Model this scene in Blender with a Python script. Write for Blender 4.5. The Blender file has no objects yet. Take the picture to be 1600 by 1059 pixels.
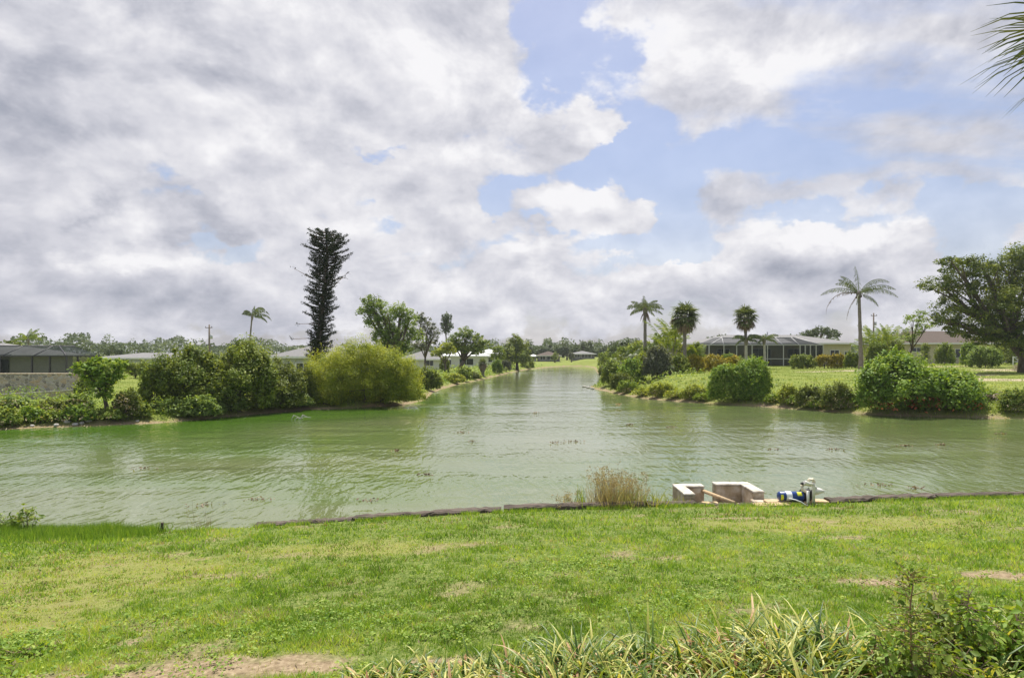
import bpy, math, random
import numpy as np
from mathutils import Vector, Euler

sc = bpy.context.scene
R = math.radians
H0, F0, PX0, HY = 3.6, 950.0, 800.0, 551.0      # eye height over the water, focal length in photo pixels, centre column, horizon row
SUN_AZ, SUN_EL = 8.0, 68.0

# ------------------------------------------------------------------ camera, world, sun, exposure
cam = bpy.data.cameras.new('camera')
cam.sensor_width = 36.0
cam.lens = 36.0 * F0 / 1600.0
cam.shift_y = (HY - 529.5) / 1600.0
cam.clip_start = 0.05
cam.clip_end = 6000
camo = bpy.data.objects.new('camera', cam)
sc.collection.objects.link(camo)
camo.location = (0, 0, H0)
camo.rotation_euler = (R(90), 0, 0)
sc.camera = camo

sc.view_settings.view_transform = 'Standard'
sc.view_settings.look = 'None'
sc.view_settings.gamma = 1
sc.view_settings.exposure = 0.5
sc.render.engine = 'CYCLES'
sc.cycles.max_bounces = 8
sc.cycles.transparent_max_bounces = 16
sc.cycles.use_denoising = True

world = bpy.data.worlds.new('World')
sc.world = world
world.use_nodes = True


class NT:
    """small helper for writing node trees"""
    def __init__(s, tree):
        s.t = tree
        s.t.nodes.clear()

    def n(s, kind, ins=None, **props):
        nd = s.t.nodes.new(kind)
        for k, v in props.items():
            setattr(nd, k, v)
        for k, v in (ins or {}).items():
            s.set(nd.inputs[k], v)
        return nd

    def set(s, sock, v):
        if hasattr(v, 'is_linked') or isinstance(v, bpy.types.NodeSocket):
            s.t.links.new(v, sock)
        else:
            if isinstance(v, tuple) and len(v) == 3 and sock.type == 'RGBA':
                v = v + (1.0,)
            sock.default_value = v

    def m(s, op, a, b=None, c=None, clamp=False):
        ins = {0: a}
        if b is not None:
            ins[1] = b
        if c is not None:
            ins[2] = c
        return s.n('ShaderNodeMath', ins, operation=op, use_clamp=clamp).outputs[0]

    def v(s, op, a, b=None, c=None):
        ins = {0: a}
        if b is not None:
            ins[1] = b
        if c is not None:
            ins[2] = c
        nd = s.n('ShaderNodeVectorMath', ins, operation=op)
        return nd.outputs['Value'] if op in ('DOT_PRODUCT', 'LENGTH') else nd.outputs[0]

    def mix(s, f, a, b, blend='MIX'):
        nd = s.n('ShaderNodeMix', data_type='RGBA', blend_type=blend)
        s.set(nd.inputs[0], f)
        s.set(nd.inputs[6], a)
        s.set(nd.inputs[7], b)
        return nd.outputs[2]

    def noise(s, vec, scale, detail=4, rough=.5, dim='3D', dist=0.0):
        nd = s.n('ShaderNodeTexNoise', {'Scale': scale, 'Detail': detail, 'Roughness': rough, 'Distortion': dist}, noise_dimensions=dim)
        if vec is not None:
            s.set(nd.inputs['Vector'], vec)
        return nd.outputs['Fac']

    def ramp(s, f, stops, interp='LINEAR'):
        nd = s.n('ShaderNodeValToRGB', {0: f})
        cr = nd.color_ramp
        cr.interpolation = interp
        while len(cr.elements) > 1:
            cr.elements.remove(cr.elements[-1])
        cr.elements[0].position = stops[0][0]
        cr.elements[0].color = tuple(stops[0][1]) + (1,)
        for p, c in stops[1:]:
            e = cr.elements.new(p)
            e.color = tuple(c) + (1,)
        return nd.outputs[0]

    def smooth(s, x, a, b):
        nd = s.n('ShaderNodeMapRange', {0: x, 1: a, 2: b, 3: 0.0, 4: 1.0}, interpolation_type='SMOOTHSTEP')
        return nd.outputs[0]


def dirAE(px, py):
    a = math.atan((px - PX0) / F0)
    return a, math.atan((HY - py) / F0 * math.cos(a))


def build_world():
    w = NT(world.node_tree)
    d = w.n('ShaderNodeTexCoord').outputs['Generated']
    sep = w.n('ShaderNodeSeparateXYZ', {0: d})
    x, y, z = sep.outputs
    zc = w.m('MAXIMUM', z, 0.0)
    A = w.m('ARCTAN2', x, y)
    E = w.m('ARCSINE', w.m('MINIMUM', zc, 1.0))
    # direction on a stretched sphere (heaped cumulus) and on a flat layer (streaks seen in perspective)
    dz = w.n('ShaderNodeCombineXYZ', {0: x, 1: y, 2: w.m('MULTIPLY', zc, 1.55)}).outputs[0]
    k = w.m('DIVIDE', 1.0, w.m('ADD', zc, 0.16))
    flat = w.v('MULTIPLY', w.n('ShaderNodeCombineXYZ', {0: x, 1: y, 2: 0.0}).outputs[0], w.n('ShaderNodeCombineXYZ', {0: k, 1: k, 2: k}).outputs[0])
    rotm = w.n('ShaderNodeMapping', {'Vector': flat, 'Rotation': (0, 0, R(-38)), 'Scale': (0.55, 1.8, 1)}).outputs[0]
    lowE = w.smooth(E, .42, .06)
    n1a = w.noise(dz, 5.4, 10, .60, dist=.2)
    n1b = w.noise(dz, 11.0, 9, .58, dist=.3)
    n1 = w.n('ShaderNodeMix', {0: w.m('MULTIPLY', lowE, .65), 2: n1a, 3: n1b}, data_type='FLOAT').outputs[0]
    # the same heaps looked up a little towards the sun: the difference lights their sunward rims
    so = (0.010, 0.0, 0.045)
    n1sa = w.noise(w.v('ADD', dz, so), 5.4, 6, .60, dist=.2)
    n1sb = w.noise(w.v('ADD', dz, so), 11.0, 6, .58, dist=.3)
    n1s = w.n('ShaderNodeMix', {0: w.m('MULTIPLY', lowE, .65), 2: n1sa, 3: n1sb}, data_type='FLOAT').outputs[0]
    n2 = w.noise(rotm, 1.5, 8, .6, dist=.3)
    nb = w.noise(dz, 2.1, 5, .5)
    # warped direction for the placing of the big masses
    wn = w.n('ShaderNodeTexNoise', {'Vector': dz, 'Scale': 6.0, 'Detail': 6, 'Roughness': .6})
    wv = w.v('SUBTRACT', wn.outputs['Color'], (.5, .5, .5))
    AE = w.v('MULTIPLY_ADD', wv, (.30, .20, 0.0), w.n('ShaderNodeCombineXYZ', {0: A, 1: E, 2: 0.0}).outputs[0])

    def blobs(lst, start):
        acc = start
        for (px, py, rx, ry, wt) in lst:
            a, e = dirAE(px, py)
            ca = math.cos(a)
            sx, sy = F0 / (rx * ca * ca), F0 / (ry * ca)
            q = w.v('MULTIPLY_ADD', AE, (sx, sy, 0.0), (-a * sx, -e * sy, 0.0))
            l2 = w.v('DOT_PRODUCT', q, q)
            g = w.m('EXPONENT', w.m('MULTIPLY', l2, -1.0))
            acc = w.m('MULTIPLY_ADD', g, wt, acc)
        return acc

    cover = [  # photo position, half sizes, weight (+ cloud, - blue)
        (150, 200, 420, 260, .26), (520, 60, 260, 110, .30), (560, 250, 330, 120, .13),
        (640, 420, 300, 70, .12), (200, 480, 420, 60, .22), (860, 480, 800, 45, .16),
        (350, 395, 80, 22, -.34), (420, 245, 60, 14, -.16), (600, 345, 60, 16, -.22), (570, 235, 70, 12, -.18),
        (790, 300, 45, 16, -.28), (750, 365, 60, 22, -.20), (960, 130, 70, 120, -.30),
        (850, 60, 60, 80, -.40), (690, 90, 90, 40, -.12), (860, 150, 40, 30, -.1), (1050, 20, 130, 70, .34), (1080, 130, 90, 110, .40), (1200, 60, 120, 70, .22),
        (1000, 235, 110, 60, -.26), (1150, 235, 110, 40, -.34), (1350, 130, 120, 70, -.10),
        (930, 185, 48, 32, .50), (880, 220, 60, 35, .34), (935, 330, 50, 42, .40), (830, 400, 60, 42, .36), (715, 335, 60, 30, .34),
        (1040, 340, 70, 60, -.16), (1100, 300, 70, 40, -.10), (1150, 325, 60, 22, .20),
        (1330, 395, 150, 42, .44), (1180, 425, 130, 30, .34), (1450, 320, 150, 50, -.12), (1530, 370, 110, 50, -.26), (1250, 345, 90, 16, -.16), (870, 345, 36, 14, -.26), (470, 330, 50, 14, -.18), (250, 250, 50, 12, -.14), (640, 240, 50, 12, -.14), (985, 380, 40, 22, -.20), (620, 385, 40, 16, -.2), (1060, 395, 50, 14, -.18), (300, 300, 40, 14, -.14), (830, 290, 30, 12, -.16),
        (1480, 60, 150, 60, .26), (1400, 290, 180, 26, .26), (1500, 215, 130, 26, .22), (1300, 180, 140, 30, -.10), (1280, 420, 420, 35, .10), (1290, 80, 100, 30, .10), (1230, 290, 60, 14, .16), (700, 40, 60, 30, .10),
    ]
    shade = [
        (20, 160, 70, 110, -.34), (150, 165, 100, 26, -.22), (155, 325, 34, 24, -.40), (300, 345, 80, 50, -.30), (330, 90, 70, 22, -.18),
        (100, 470, 340, 80, -.10), (560, 490, 500, 40, -.03), (870, 440, 60, 22, -.12), (1200, 450, 220, 30, -.03), (350, 300, 500, 220, .10), (1200, 400, 260, 40, .08), (820, 430, 900, 80, .09), (1330, 365, 120, 22, .16), (840, 385, 50, 22, .16), (930, 310, 44, 24, .14),
        (560, 70, 240, 80, .20), (680, 150, 160, 80, .14), (400, 200, 200, 70, .08), (930, 180, 60, 34, .34), (1060, 70, 160, 110, .28), (930, 325, 50, 40, .20), (820, 385, 50, 26, .22), (715, 330, 50, 24, .18),
        (100, 385, 40, 14, .22), (210, 400, 60, 14, .26), (1250, 370, 200, 26, .18), (450, 250, 90, 34, .12), (560, 335, 100, 30, .08),
    ]
    streakside = w.smooth(AE, 0, 1)  # placeholder socket, replaced below
    sepAE = w.n('ShaderNodeSeparateXYZ', {0: AE})
    streakside = w.m('MULTIPLY', w.smooth(sepAE.outputs[0], .12, .42), w.smooth(sepAE.outputs[1], .17, .28))
    nmix = w.n('ShaderNodeMix', {0: streakside, 2: n1, 3: n2}, data_type='FLOAT').outputs[0]
    nsum = w.m('ADD', w.m('MULTIPLY', nmix, 1.25), w.m('MULTIPLY_ADD', nb, .5, -.375))
    cov = blobs(cover, 0.03)
    dens = w.m('ADD', nsum, cov)
    alpha_hard = w.smooth(dens, .43, .62)
    alpha_soft = w.smooth(dens, .30, .80)
    alpha = w.n('ShaderNodeMix', {0: streakside, 2: alpha_hard, 3: alpha_soft}, data_type='FLOAT').outputs[0]
    # veil of thin cloud over the blue, thicker low down
    low = w.smooth(E, .34, .02)
    alpha = w.m('MAXIMUM', alpha, w.m('ADD', w.m('MULTIPLY', low, .46), .12))
    rim = w.m('SUBTRACT', n1, n1s)
    br = blobs(shade, .85)
    br = w.m('ADD', br, w.m('MULTIPLY', w.m('SUBTRACT', w.noise(dz, 8.5, 7, .6, dist=.4), .5), .55))
    br = w.m('ADD', br, w.m('MULTIPLY', rim, 1.9))
    br = w.m('ADD', br, w.m('MULTIPLY', w.m('SUBTRACT', n2, .5), .15))
    thick = w.smooth(dens, .60, 1.10)
    br = w.m('SUBTRACT', br, w.m('MULTIPLY', thick, .16))
    br = w.m('SUBTRACT', br, w.m('MULTIPLY', low, .04))
    ccol = w.ramp(w.m('MULTIPLY', br, .84), [(0, (.155, .175, .22)), (.29, (.25, .267, .32)), (.52, (.36, .368, .42)), (.72, (.475, .477, .52)), (.88, (.575, .572, .60)), (1, (.66, .655, .67))])
    sky = w.n('ShaderNodeTexSky', sky_type='NISHITA', sun_disc=False, sun_elevation=R(SUN_EL), sun_rotation=R(SUN_AZ), air_density=1.0, dust_density=2.2, ozone_density=1.5)
    SK = 0.096
    bl = w.mix(1.0, sky.outputs[0], (SK * 1.0, SK * .97, SK * 1.02), 'MULTIPLY')
    final = w.mix(alpha, bl, ccol)
    bg = w.n('ShaderNodeBackground', {'Color': final, 'Strength': 1.0})
    w.n('ShaderNodeOutputWorld', {'Surface': bg.outputs[0]})


build_world()
try:
    world.cycles.sampling_method = 'MANUAL'
    world.cycles.sample_map_resolution = 512
except Exception:
    pass

sun = bpy.data.lights.new('sun', 'SUN')
sun.energy = 4.6
sun.angle = R(0.6)
sun.color = (1.0, .95, .86)
suno = bpy.data.objects.new('sun', sun)
sc.collection.objects.link(suno)
sdir = Vector((math.sin(R(SUN_AZ)) * math.cos(R(SUN_EL)), math.cos(R(SUN_AZ)) * math.cos(R(SUN_EL)), math.sin(R(SUN_EL))))
suno.rotation_euler = (-sdir).to_track_quat('-Z', 'Y').to_euler()
suno.location = (0, 0, 60)


# ------------------------------------------------------------------ helpers
def hsh(a, b, s):
    v = np.sin(a * 127.1 + b * 311.7 + s * 74.7) * 43758.5453
    return v - np.floor(v)


def vnoise(x, y, s=0):
    x = np.asarray(x, float); y = np.asarray(y, float)
    xi, yi = np.floor(x), np.floor(y)
    fx, fy = x - xi, y - yi
    fx = fx * fx * (3 - 2 * fx); fy = fy * fy * (3 - 2 * fy)
    a, b = hsh(xi, yi, s), hsh(xi + 1, yi, s)
    c, d = hsh(xi, yi + 1, s), hsh(xi + 1, yi + 1, s)
    return (a * (1 - fx) + b * fx) * (1 - fy) + (c * (1 - fx) + d * fx) * fy


def fbm(x, y, s=0, o=4):
    r = 0; amp = .5; t = 0
    for i in range(o):
        r = r + amp * vnoise(np.asarray(x) * 2 ** i, np.asarray(y) * 2 ** i, s + i * 13)
        t += amp; amp *= .5
    return r / t


def sstep(a, b, x):
    t = np.clip((x - a) / (b - a), 0, 1)
    return t * t * (3 - 2 * t)


def at(px, Y):
    return (px - PX0) / F0 * Y


def zat(py, Y):
    return H0 - (py - HY) / F0 * Y


def wy(py):              # distance of a point on the water plane seen at row py
    return H0 * F0 / (py - HY)


def tag(o, label=None, cat=None, group=None, kind=None):
    if label: o['label'] = label
    if cat: o['category'] = cat
    if group: o['group'] = group
    if kind: o['kind'] = kind
    return o


def empty(name, loc, label, cat, group=None, rz=0.0):
    o = bpy.data.objects.new(name, None)
    sc.collection.objects.link(o)
    o.location = loc
    o.rotation_euler = (0, 0, rz)
    o.empty_display_size = .2
    return tag(o, label, cat, group)


def fastmesh(name, V, Fs, tint=None, smooth=False):
    """V (n,3), Fs (m,k) array with one k"""
    me = bpy.data.meshes.new(name)
    V = np.ascontiguousarray(V, dtype=np.float32)
    Fs = np.ascontiguousarray(Fs, dtype=np.int32)
    m, k = Fs.shape
    me.vertices.add(len(V)); me.vertices.foreach_set('co', V.ravel())
    me.loops.add(m * k); me.loops.foreach_set('vertex_index', Fs.ravel())
    me.polygons.add(m); me.polygons.foreach_set('loop_start', np.arange(0, m * k, k, dtype=np.int32))
    if smooth:
        me.polygons.foreach_set('use_smooth', np.ones(m, dtype=bool))
    me.update(calc_edges=True)
    if tint is not None:
        at_ = me.attributes.new('tint', 'FLOAT', 'POINT')
        at_.data.foreach_set('value', np.ascontiguousarray(tint, dtype=np.float32))
    return me


def link(name, me, mat, parent=None):
    o = bpy.data.objects.new(name, me)
    if mat is not None and not me.materials:
        me.materials.append(mat)
    sc.collection.objects.link(o)
    if parent is not None:
        o.parent = parent
    return o


class MB:
    """collects shapes for ONE mesh"""
    def __init__(s):
        s.v = []; s.f = []; s.sm = []

    def add(s, vs, fs, smooth=False):
        b = len(s.v)
        s.v += [tuple(v) for v in vs]
        s.f += [tuple(i + b for i in f) for f in fs]
        s.sm += [smooth] * len(fs)
        return s

    def box(s, c, d, rz=0.0, ry=0.0, rx=0.0, bevel=0.0):
        e = Euler((rx, ry, rz)).to_matrix()
        hx, hy, hz = d[0] / 2, d[1] / 2, d[2] / 2
        if bevel <= 0:
            vs = [e @ Vector((sx * hx, sy * hy, sz * hz)) + Vector(c) for sz in (-1, 1) for sy in (-1, 1) for sx in (-1, 1)]
            fs = [(0, 2, 3, 1), (4, 5, 7, 6), (0, 1, 5, 4), (2, 6, 7, 3), (0, 4, 6, 2), (1, 3, 7, 5)]
            return s.add(vs, fs)
        b = min(bevel, hx * .9, hy * .9, hz * .9)
        ring = lambda ax, ay, z: [(-ax, -ay, z), (ax, -ay, z), (ax, ay, z), (-ax, ay, z)]
        L = [ring(hx - b, hy - b, -hz), ring(hx, hy, -hz + b), ring(hx, hy, hz - b), ring(hx - b, hy - b, hz)]
        vs = [e @ Vector(p) + Vector(c) for r_ in L for p in r_]
        fs = [(3, 2, 1, 0), (12, 13, 14, 15)]
        for i in range(3):
            for j in range(4):
                a, b2 = i * 4 + j, i * 4 + (j + 1) % 4
                fs.append((a, b2, b2 + 4, a + 4))
        return s.add(vs, fs)

    def tube(s, pts, rad, seg=8, cap=True):
        pts = [Vector(p) for p in pts]
        if not hasattr(rad, '__len__'):
            rad = [rad] * len(pts)
        vs = []; up = None
        for i, p in enumerate(pts):
            t = (pts[min(i + 1, len(pts) - 1)] - pts[max(i - 1, 0)]).normalized()
            if up is None:
                up = Vector((0, 0, 1)) if abs(t.z) < .9 else Vector((1, 0, 0))
            a = t.cross(up)
            if a.length < 1e-5:
                a = t.cross(Vector((0, 1, 0)))
            a.normalize(); b = t.cross(a).normalized(); up = b.cross(t) if False else up
            for k in range(seg):
                th = 2 * math.pi * k / seg
                vs.append(p + (a * math.cos(th) + b * math.sin(th)) * rad[i])
        fs = []
        for i in range(len(pts) - 1):
            for k in range(seg):
                a0, a1 = i * seg + k, i * seg + (k + 1) % seg
                fs.append((a0, a1, a1 + seg, a0 + seg))
        s.add(vs, fs, True)
        if cap:
            n = len(s.v) - len(vs)
            s.f.append(tuple(n + k for k in range(seg))[::-1]); s.sm.append(False)
            s.f.append(tuple(n + (len(pts) - 1) * seg + k for k in range(seg))); s.sm.append(False)
        return s

    def lathe(s, prof, origin=(0, 0, 0), axis='Z', seg=16):
        """prof: list of (r, h)"""
        vs = []
        for r, h in prof:
            for k in range(seg):
                th = 2 * math.pi * k / seg
                c, d = r * math.cos(th), r * math.sin(th)
                p = {'Z': (c, d, h), 'X': (h, c, d), 'Y': (c, h, d)}[axis]
                vs.append((p[0] + origin[0], p[1] + origin[1], p[2] + origin[2]))
        fs = []
        for i in range(len(prof) - 1):
            for k in range(seg):
                a0, a1 = i * seg + k, i * seg + (k + 1) % seg
                fs.append((a0, a1, a1 + seg, a0 + seg))
        return s.add(vs, fs, True)

    def build(s, name, mat, parent=None):
        me = bpy.data.meshes.new(name)
        me.from_pydata(s.v, [], s.f)
        me.polygons.foreach_set('use_smooth', s.sm)
        me.update()
        return link(name, me, mat, parent)


# ------------------------------------------------------------------ materials
def newmat(name):
    m = bpy.data.materials.new(name)
    m.use_nodes = True
    return m, NT(m.node_tree)


def leaf_mat(name, c0, c1, c2, trans=.38, rough=.55, spec=.25, big=.0):
    m, t = newmat(name)
    a = t.n('ShaderNodeAttribute', attribute_name='tint').outputs['Fac']
    col = t.ramp(a, [(.05, c0), (.5, c1), (.95, c2)])
    pb = t.n('ShaderNodeBsdfPrincipled', {'Base Color': col, 'Roughness': rough, 'Specular IOR Level': spec})
    tc = t.mix(1.0, col, (1.75, 1.55, .55), 'MULTIPLY')
    tr = t.n('ShaderNodeBsdfTranslucent', {'Color': tc})
    mx = t.n('ShaderNodeMixShader', {0: trans, 1: pb.outputs[0], 2: tr.outputs[0]})
    t.n('ShaderNodeOutputMaterial', {0: mx.outputs[0]})
    return m


def surf(name, c1, c2, scale=6.0, rough=.8, spec=.3, bump=.0, bscale=30.0, stretch=(1, 1, 1), detail=5, c3=None, metal=0.0):
    m, t = newmat(name)
    co = t.n('ShaderNodeTexCoord').outputs['Object']
    mp = t.n('ShaderNodeMapping', {'Vector': co, 'Scale': stretch}).outputs[0]
    f = t.noise(mp, scale, detail, .6)
    stops = [(.3, c1), (.7, c2)] if c3 is None else [(.28, c1), (.5, c2), (.72, c3)]
    col = t.ramp(f, stops)
    ins = {'Base Color': col, 'Roughness': rough, 'Specular IOR Level': spec, 'Metallic': metal}
    if bump:
        b = t.n('ShaderNodeBump', {'Height': t.noise(mp, bscale, 6, .6), 'Strength': bump, 'Distance': .02})
        ins['Normal'] = b.outputs[0]
    pb = t.n('ShaderNodeBsdfPrincipled', ins)
    t.n('ShaderNodeOutputMaterial', {0: pb.outputs[0]})
    return m


M = {}
M['bark'] = surf('bark', (.07, .055, .04), (.19, .16, .125), 9, .9, .1, .6, 22, (1, 1, .25))
M['palm_bark'] = surf('palm_bark', (.14, .12, .10), (.31, .28, .245), 5, .9, .1, .6, 12, (1, 1, 5))
M['white_bark'] = surf('white_bark', (.38, .36, .32), (.58, .55, .50), 5, .85, .1, .3, 12, (1, 1, 4))
M['twig'] = surf('twig', (.16, .11, .08), (.30, .22, .16), 20, .9, .1)
M['dead_thatch'] = leaf_mat('dead_thatch', (.11, .08, .055), (.20, .15, .105), (.33, .26, .19), .15, .8, .1)
# foliage families
M['dark_green'] = leaf_mat('foliage_dark_green', (0.065, 0.11, 0.018), (0.17, 0.235, 0.034), (0.36, 0.4, 0.075), .28)
M['shade_tree'] = leaf_mat('foliage_shade_tree', (0.04, 0.075, 0.015), (0.105, 0.155, 0.024), (0.28, 0.32, 0.055), .3)
M['pine'] = leaf_mat('foliage_pine', (0.013, 0.025, 0.011), (0.02, 0.036, 0.015), (0.036, 0.058, 0.022), .1, .7, .08)
M['fresh_green'] = leaf_mat('foliage_fresh_green', (0.08, 0.16, 0.018), (0.18, 0.3, 0.035), (0.38, 0.46, 0.1), .34)
M['yellow_green'] = leaf_mat('foliage_yellow_green', (0.11, 0.17, 0.02), (0.27, 0.33, 0.035), (0.48, 0.5, 0.085), .36)
M['olive'] = leaf_mat('foliage_olive', (0.07, 0.105, 0.022), (0.15, 0.195, 0.035), (0.27, 0.31, 0.065), .28)
M['mid_green'] = leaf_mat('foliage_mid_green', (0.075, 0.135, 0.02), (0.18, 0.26, 0.04), (0.35, 0.4, 0.085), .32)
M['light_green'] = leaf_mat('foliage_light_green', (0.09, 0.15, 0.035), (0.19, 0.28, 0.065), (0.34, 0.43, 0.14), .36)
M['grey_green'] = leaf_mat('foliage_grey_green', (.07, .09, .055), (.13, .155, .095), (.24, .26, .18), .25)
M['far_green'] = leaf_mat('foliage_far_green', (0.055, 0.09, 0.036), (0.09, 0.13, 0.048), (0.14, 0.18, 0.075), .2)
M['gold'] = leaf_mat('foliage_gold', (.14, .16, .02), (.32, .29, .03), (.52, .42, .05), .3)
M['palm_green'] = leaf_mat('foliage_palm_green', (0.055, 0.08, 0.024), (0.11, 0.155, 0.045), (0.21, 0.25, 0.09), .25, .45, .4)
M['palm_dark'] = leaf_mat('foliage_palm_dark', (.03, .05, .014), (.06, .085, .02), (.12, .13, .04), .18, .45, .4)
M['palm_yellow'] = leaf_mat('foliage_palm_yellow', (.07, .12, .02), (.15, .22, .03), (.28, .32, .05), .35)
M['flower_red'] = leaf_mat('dry_red_leaves', (.22, .05, .02), (.36, .10, .035), (.45, .20, .07), .2)
M['dry_grass'] = leaf_mat('dry_grass', (0.2, 0.155, 0.09), (0.36, 0.3, 0.185), (0.56, 0.5, 0.35), .25, .8, .1)
M['weed'] = leaf_mat('weed', (0.1, 0.18, 0.022), (0.21, 0.31, 0.035), (0.37, 0.43, 0.075), .36)
M['grass'] = leaf_mat('grass', (0.11, 0.21, 0.03), (0.215, 0.36, 0.055), (0.42, 0.52, 0.13), .36, .6, .2)
M['far_grass'] = leaf_mat('far_grass', (0.1, 0.16, 0.03), (0.16, 0.23, 0.038), (0.24, 0.29, 0.065), .32, .7, .1)
M['strap'] = leaf_mat('strap_leaf', (0.03, 0.075, 0.012), (0.14, 0.23, 0.03), (0.58, 0.55, 0.16), .28, .42, .45)
M['dry_strap'] = leaf_mat('dry_strap_leaf', (.20, .10, .05), (.42, .27, .15), (.62, .47, .30), .25, .7, .1)
# built things
M['stucco_white'] = surf('stucco_white', (.62, .61, .58), (.74, .73, .70), 3, .85, .2, .15, 60)
M['stucco_cream'] = surf('stucco_cream', (.50, .45, .30), (.60, .55, .38), 2, .85, .2, .15, 60)
M['stucco_grey'] = surf('stucco_grey', (.44, .46, .47), (.54, .56, .57), 2, .85, .2, .15, 60)
M['stucco_dark'] = surf('stucco_taupe', (.13, .125, .12), (.20, .19, .18), 2, .85, .2)  # dark wall colour for the screened fronts of the far houses
M['aluminium'] = surf('aluminium', (.40, .40, .40), (.50, .50, .49), 4, .45, .4)
M['roof_grey'] = surf('roof_grey', (.17, .17, .17), (.26, .255, .25), 7, .9, .15, .4, 40, (1, 1, 3))
M['roof_tan'] = surf('roof_tan', (.085, .068, .056), (.135, .108, .09), 7, .9, .15, .4, 40, (1, 1, 3))
M['roof_white'] = surf('roof_white', (.78, .79, .80), (.86, .86, .86), 2, .5, .4)
M['white_metal'] = surf('white_metal', (.70, .70, .70), (.80, .80, .79), 4, .45, .4)
M['bronze_metal'] = surf('bronze_metal', (.035, .035, .038), (.07, .07, .072), 4, .5, .4)
M['glass_dark'] = surf('window_glass', (.015, .02, .025), (.04, .05, .06), 1.5, .08, .6)
M['concrete'] = surf('concrete', (.23, .175, .115), (.44, .365, .26), 5.5, .9, .15, .7, 40, c3=(.64, .60, .53))
M['bleached'] = surf('sunlit_concrete_top', (.34, .30, .24), (.54, .50, .43), 9, .9, .1, .6, 50, c3=(.74, .72, .68))  # near-white concrete, sunlight on the wall tops put into the colour
M['timber'] = surf('old_timber', (.05, .042, .034), (.19, .155, .13), 5, .9, .1, 1.0, 16, (.35, 3, 3))
M['plank'] = surf('plank', (.42, .30, .17), (.62, .48, .30), 6, .8, .2, .4, 22, (.5, 4, 4))
M['pvc'] = surf('pvc', (.70, .68, .62), (.84, .83, .79), 8, .35, .5)
M['pvc_aged'] = surf('pvc_aged', (.60, .54, .38), (.78, .74, .60), 8, .45, .4)
M['motor_blue'] = surf('motor_blue', (.010, .035, .16), (.02, .07, .28), 5, .35, .5)
M['label_yellow'] = surf('label_yellow', (.62, .66, .03), (.75, .75, .06), 20, .5, .4)
M['label_white'] = surf('label_white', (.70, .74, .78), (.82, .84, .86), 20, .5, .4)
M['black_plastic'] = surf('black_plastic', (.015, .015, .017), (.04, .04, .045), 9, .5, .4)
M['rock'] = surf('rock', (.36, .33, .29), (.66, .64, .60), 5, .9, .1, .6, 20)
M['pole'] = surf('pole_wood', (.16, .13, .11), (.26, .22, .19), 4, .9, .1, .3, 20, (1, 1, .2))
M['galv'] = surf('galvanised', (.38, .40, .42), (.50, .52, .53), 4, .5, .5)


def screen_mat(name, op, c0, c1):
    m, t = newmat(name)
    co = t.n('ShaderNodeTexCoord').outputs['Object']
    f = t.noise(co, .8, 3, .5)
    col = t.ramp(f, [(.3, c0), (.7, c1)])
    df = t.n('ShaderNodeBsdfDiffuse', {'Color': col})
    tr = t.n('ShaderNodeBsdfTransparent', {'Color': (1, 1, 1)})
    mx = t.n('ShaderNodeMixShader', {0: op, 1: tr.outputs[0], 2: df.outputs[0]})
    t.n('ShaderNodeOutputMaterial', {0: mx.outputs[0]})
    return m


M['screen'] = screen_mat('insect_screen', .62, (.035, .04, .042), (.075, .08, .085))
M['screen_dark'] = screen_mat('dark_insect_screen', .80, (.02, .025, .025), (.05, .06, .055))


def stone_mat():
    m, t = newmat('rubble_stone')
    co = t.n('ShaderNodeTexCoord').outputs['Object']
    sp = t.n('ShaderNodeMapping', {'Vector': co, 'Scale': (1, 1, 1.35)}).outputs[0]
    vo = t.n('ShaderNodeTexVoronoi', {'Vector': sp, 'Scale': 3.4})
    ed = t.n('ShaderNodeTexVoronoi', {'Vector': sp, 'Scale': 3.4}, feature='DISTANCE_TO_EDGE')
    hue = t.n('ShaderNodeSeparateColor', {0: vo.outputs['Color']}).outputs[0]
    c = t.ramp(hue, [(0, (.10, .085, .075)), (.25, (.33, .30, .26)), (.5, (.44, .31, .17)), (.75, (.46, .43, .39)), (1, (.20, .18, .17))])
    c = t.mix(t.m('MULTIPLY', t.noise(co, 12, 4, .6), .5), c, (.42, .40, .36))
    g = t.smooth(ed.outputs[0], .0, .07)
    col = t.mix(g, (.50, .47, .43), c)
    b = t.n('ShaderNodeBump', {'Height': t.smooth(ed.outputs[0], 0, .2), 'Strength': .8, 'Distance': .038})
    pb = t.n('ShaderNodeBsdfPrincipled', {'Base Color': col, 'Roughness': .9, 'Normal': b.outputs[0]})
    t.n('ShaderNodeOutputMaterial', {0: pb.outputs[0]})
    return m


M['stone'] = stone_mat()

# ------------------------------------------------------------------ plan of the water
left_px = [(-260, 677), (-120, 675), (0, 672), (60, 668), (110, 667), (200, 663), (270, 660), (330, 654), (400, 647), (480, 640), (560, 637), (625, 633), (662, 626), (676, 614),
           (690, 608), (715, 601), (745, 595), (775, 588), (800, 582), (825, 577), (850, 574.5), (868, 573)]
right_px = [(1900, 659), (1750, 657), (1600, 655), (1500, 652), (1400, 650), (1300, 644), (1200, 636), (1100, 630), (1040, 626), (1000, 622), (965, 616), (945, 611), (925, 607),
            (921, 603.5), (940, 600.5), (948, 596), (940, 590), (934, 584), (930, 578), (928, 574.5)]
far_px = [(915, 572.2), (890, 572.0)]
P2 = lambda L: [(at(px, wy(py)), wy(py)) for px, py in L]
wall_px = [(-200, 840), (0, 833), (200, 833), (255, 831), (400, 823), (550, 814), (780, 800), (1050, 790.5), (1180, 790), (1292, 789.5), (1304, 785), (1450, 780), (1600, 776), (2000, 772)]
ZW = 1.2                                                     # level of the lawn at the near edge
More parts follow.
